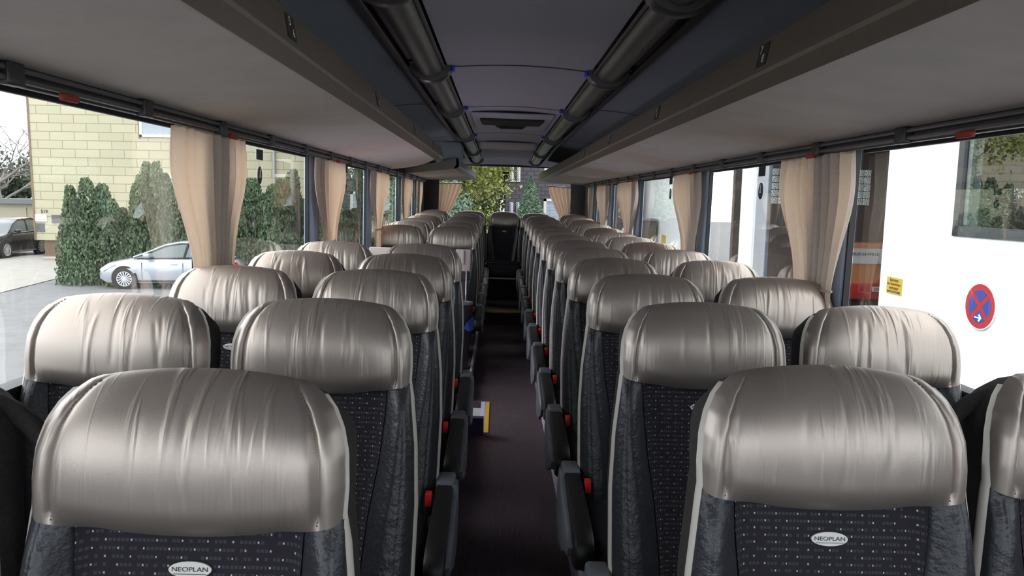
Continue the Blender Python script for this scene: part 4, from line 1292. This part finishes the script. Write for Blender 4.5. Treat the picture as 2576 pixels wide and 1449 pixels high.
# ------------------------------------------------------------------ right side: white garage building
gb = empty('white_garage_building', (0, 0, 0))
X0 = 6.0
mb = MB()
mb.box(X0, X0 + .3, -6, 6.6, GZ, 6); mb.box(X0, X0 + .3, 9.70, 11.5, GZ, 6); mb.box(X0, X0 + .3, 6.6, 9.70, GZ, 1.19); mb.box(X0, X0 + .3, 6.6, 9.7, 3.2, 6)
mb.box(X0 + .02, X0 + .3, 11.5, 33, 3.6, 6)
mb.box(X0, X0 + .3, 24.5, 33, GZ, 3.6)
mb.build('white_wall', 'white_render', gb, sm=False)
mb = MB(); mb.box(5.68, 5.98, 16.6, 17.5, GZ, 3.7); mb.build('pier', 'white_render', gb, sm=False)
MB().box(5.72, 5.99, 16.56, 16.6, GZ, 3.7).build('pier_face', 'pier_grey', gb, sm=False)
MB().box(5.97, 6.03, 16.5, 16.62, GZ, 3.7).build('door_guide', 'steel_blue', gb, sm=False)
mb = MB()
mb.box(13, 13.2, -6, 33, GZ, 4.5); mb.box(X0 + .3, 13.2, -6, 33, 4.3, 4.5)
mb.box(6.45, 13, 20.4, 20.6, GZ, 4.3); mb.box(X0 + .3, 13, -6, -5.8, GZ, 4.3)
mb.box(X0 + .3, 13, -6, 33, GZ, GZ + .03)
mb.build('dark_interior', 'interior_dark', gb, sm=False)
# glass block window in the cross wall
mb = MB(); bs = .197
for i in range(15):
    for j in range(5):
        x_ = 7.25 + i * bs; z_ = 1.55 + j * bs
        mb.rbox(x_ + .008, x_ + bs - .008, 20.34, 20.40, z_ + .008, z_ + bs - .008, .02, 2)
mb.build('glass_block_panel', 'glass_block', gb)
fr = MB(); t = .09
fr.box(X0 - .02, X0 + .05, 6.6, 9.72, 1.17, 1.30).box(X0 - .02, X0 + .05, 9.60, 9.72, 1.17, 3.2).box(X0 - .02, X0 + .05, 6.6, 9.72, 3.1, 3.2).box(X0 - .02, X0 + .05, 6.5, 6.62, 1.17, 3.2)
f = fr.build('large_window', 'window_black', gb, sm=False)
MB().add([(X0 + .02, 6.6, 1.3), (X0 + .02, 9.6, 1.3), (X0 + .02, 9.6, 3.1), (X0 + .02, 6.6, 3.1)], [(0, 1, 2, 3)]).build('pane', 'reflecting_glass', f)
MB().box(X0 + .03, X0 + .06, 9.50, 9.58, 1.32, 3.1).build('pale_sealant', 'pier_grey', f, sm=False)
tag(gb, 'white rendered garage building with open dark bays outside the right windows', 'building'); ext(gb)
# red and orange vehicle in the bay
v = empty('service_vehicle', (0, 19.3, 0))
MB().rbox(9.25, 12.6, 0, .9, -.55, .55, .06).build('orange_body', 'orange_paint', v)
MB().rbox(9.2, 12.65, -.12, .95, -.93, -.52, .05).build('red_bumper', 'red_paint', v)
MB().rbox(9.4, 12.4, .1, .9, GZ + .03, -.9, .05).build('undercarriage', 'tyre', v)
MB().box(9.85, 10.35, -.14, -.12, -.71, -.58).build('number_plate', 'white_frame', v, sm=False)
text('plate_lettering', 'LEV AK 21', .10, 'ink', v, frame((1, 0, 0), (0, 0, 1), (10.1, -.145, -.645)), .002, .95)
MB().box(9.32, 10.15, -.03, -.01, .02, .42).build('white_poster', 'white_frame', v, sm=False)
text('poster_lettering', 'MEUSCH-WILLE', .11, 'ink', v, frame((1, 0, 0), (0, 0, 1), (9.62, -.035, .27)), .002)
MB().box(10.2, 10.6, -.05, -.03, -.25, .30).build('notice_sheet', 'white_frame', v, sm=False)
mb = MB()
for k in range(8): mb.box(10.25, 10.55, -.056, -.05, .20 - k * .055, .22 - k * .055)
mb.build('notice_lines', 'dark_slate', v, sm=False)
tag(v, 'orange and red vehicle standing inside the dark garage bay', 'vehicle'); ext(v)

# yellow no-entry notice and round no-stopping sign on the white wall
def XF(y, z, x=X0 - .004): return frame((0, -1, 0), (0, 0, 1), (x, y, z))
r = empty('yellow_notice', (0, 0, 0)); c0 = (11.06, .34)
MB().box(X0 - .012, X0, c0[0] - .21, c0[0] + .21, c0[1] - .125, c0[1] + .125).build('board', 'sign_yellow', r, sm=False)
for z_, s_, t_ in ((.085, .075, 'Betreten'), (.025, .058, 'des Grundstückes'), (-.035, .075, 'verboten!')):
    text('lettering', t_, s_, 'sign_ink', r, XF(c0[0], c0[1] + z_, X0 - .014), .001, .9)
MB().box(X0 - .0135, X0 - .012, c0[0] - .18, c0[0] + .18, c0[1] - .108, c0[1] - .078).build('dark_band', 'sign_ink', r, sm=False)
text('lettering', 'Eltern haften für ihre Kinder', .026, 'sign_yellow', r, XF(c0[0], c0[1] - .094, X0 - .015), .0008, .9)
tag(r, 'small yellow notice with dark lettering on the white wall left of the round sign', 'sign'); ext(r)
r = empty('no_stopping_sign', (X0 - .02, 9.02, .32))
def XP(mb):  # polygons given as (right, up) seen from the coach
    return mb
n = 48
MB().disc((0, 0), .295, 'x', 0, .018, n).build('white_rim', 'white_frame', r)
MB().disc((0, 0), .280, 'x', -.003, .0, n).build('red_disc', 'sign_red', r)
for a0 in (0, 90, 180, 270):
    mb = MB(); R_ = .205; hw_ = .033 * 1.41
    pts = []
    # a quarter of the blue field between the two red bars
    a_c = math.radians(a0)
    dlt = math.asin(.033 / R_)
    arc = [math.radians(a0 - 45) + dlt + (math.radians(90) - 2 * dlt) * k / 14 for k in range(15)]
    pts = [(R_ * math.cos(a), R_ * math.sin(a)) for a in arc] + [(hw_ * math.cos(a_c), hw_ * math.sin(a_c))]
    mb.prism([(-p[0], p[1]) for p in pts], 'x', -.005, -.003)
    mb.build('blue_quarter', 'sign_blue', r, sm=False)
mb = MB(); ar = [(-.085, -.012), (.02, -.012), (-.012, .035), (.016, .052), (.07, 0), (.016, -.052), (-.012, -.035)]
arrow = [(-.075, .009), (.018, .009), (-.008, .034), (.016, .050), (.062, 0), (.016, -.050), (-.008, -.034), (.018, -.009), (-.075, -.009)]
mb.prism([(-a, b_ - .145) for a, b_ in arrow], 'x', -.008, -.005)
mb.build('white_arrow', 'white_frame', r, sm=False)
tag(r, 'round red and blue no stopping sign with a white arrow on the white wall', 'sign'); ext(r)
r = MB().box(X0 - .012, X0, 26.6, 27.3, .02, .36).build('yellow_board', 'sign_yellow', sm=False)
ext(tag(r, 'distant blank yellow board low on the far white wall', 'sign'))
# grey cabinet against the far wall
r = empty('grey_cabinet', (5.3, 27.8, GZ)); MB().rbox(0, .6, 0, 1.6, 0, 2.35, .03).build('cabinet_body', 'interior_dark', r); MB().box(-.03, .62, -.03, 1.63, 2.35, 2.42).build('cabinet_top', 'steel_blue', r, sm=False)
tag(r, 'dark grey cabinet with a pale top against the far white wall', 'cabinet'); ext(r)
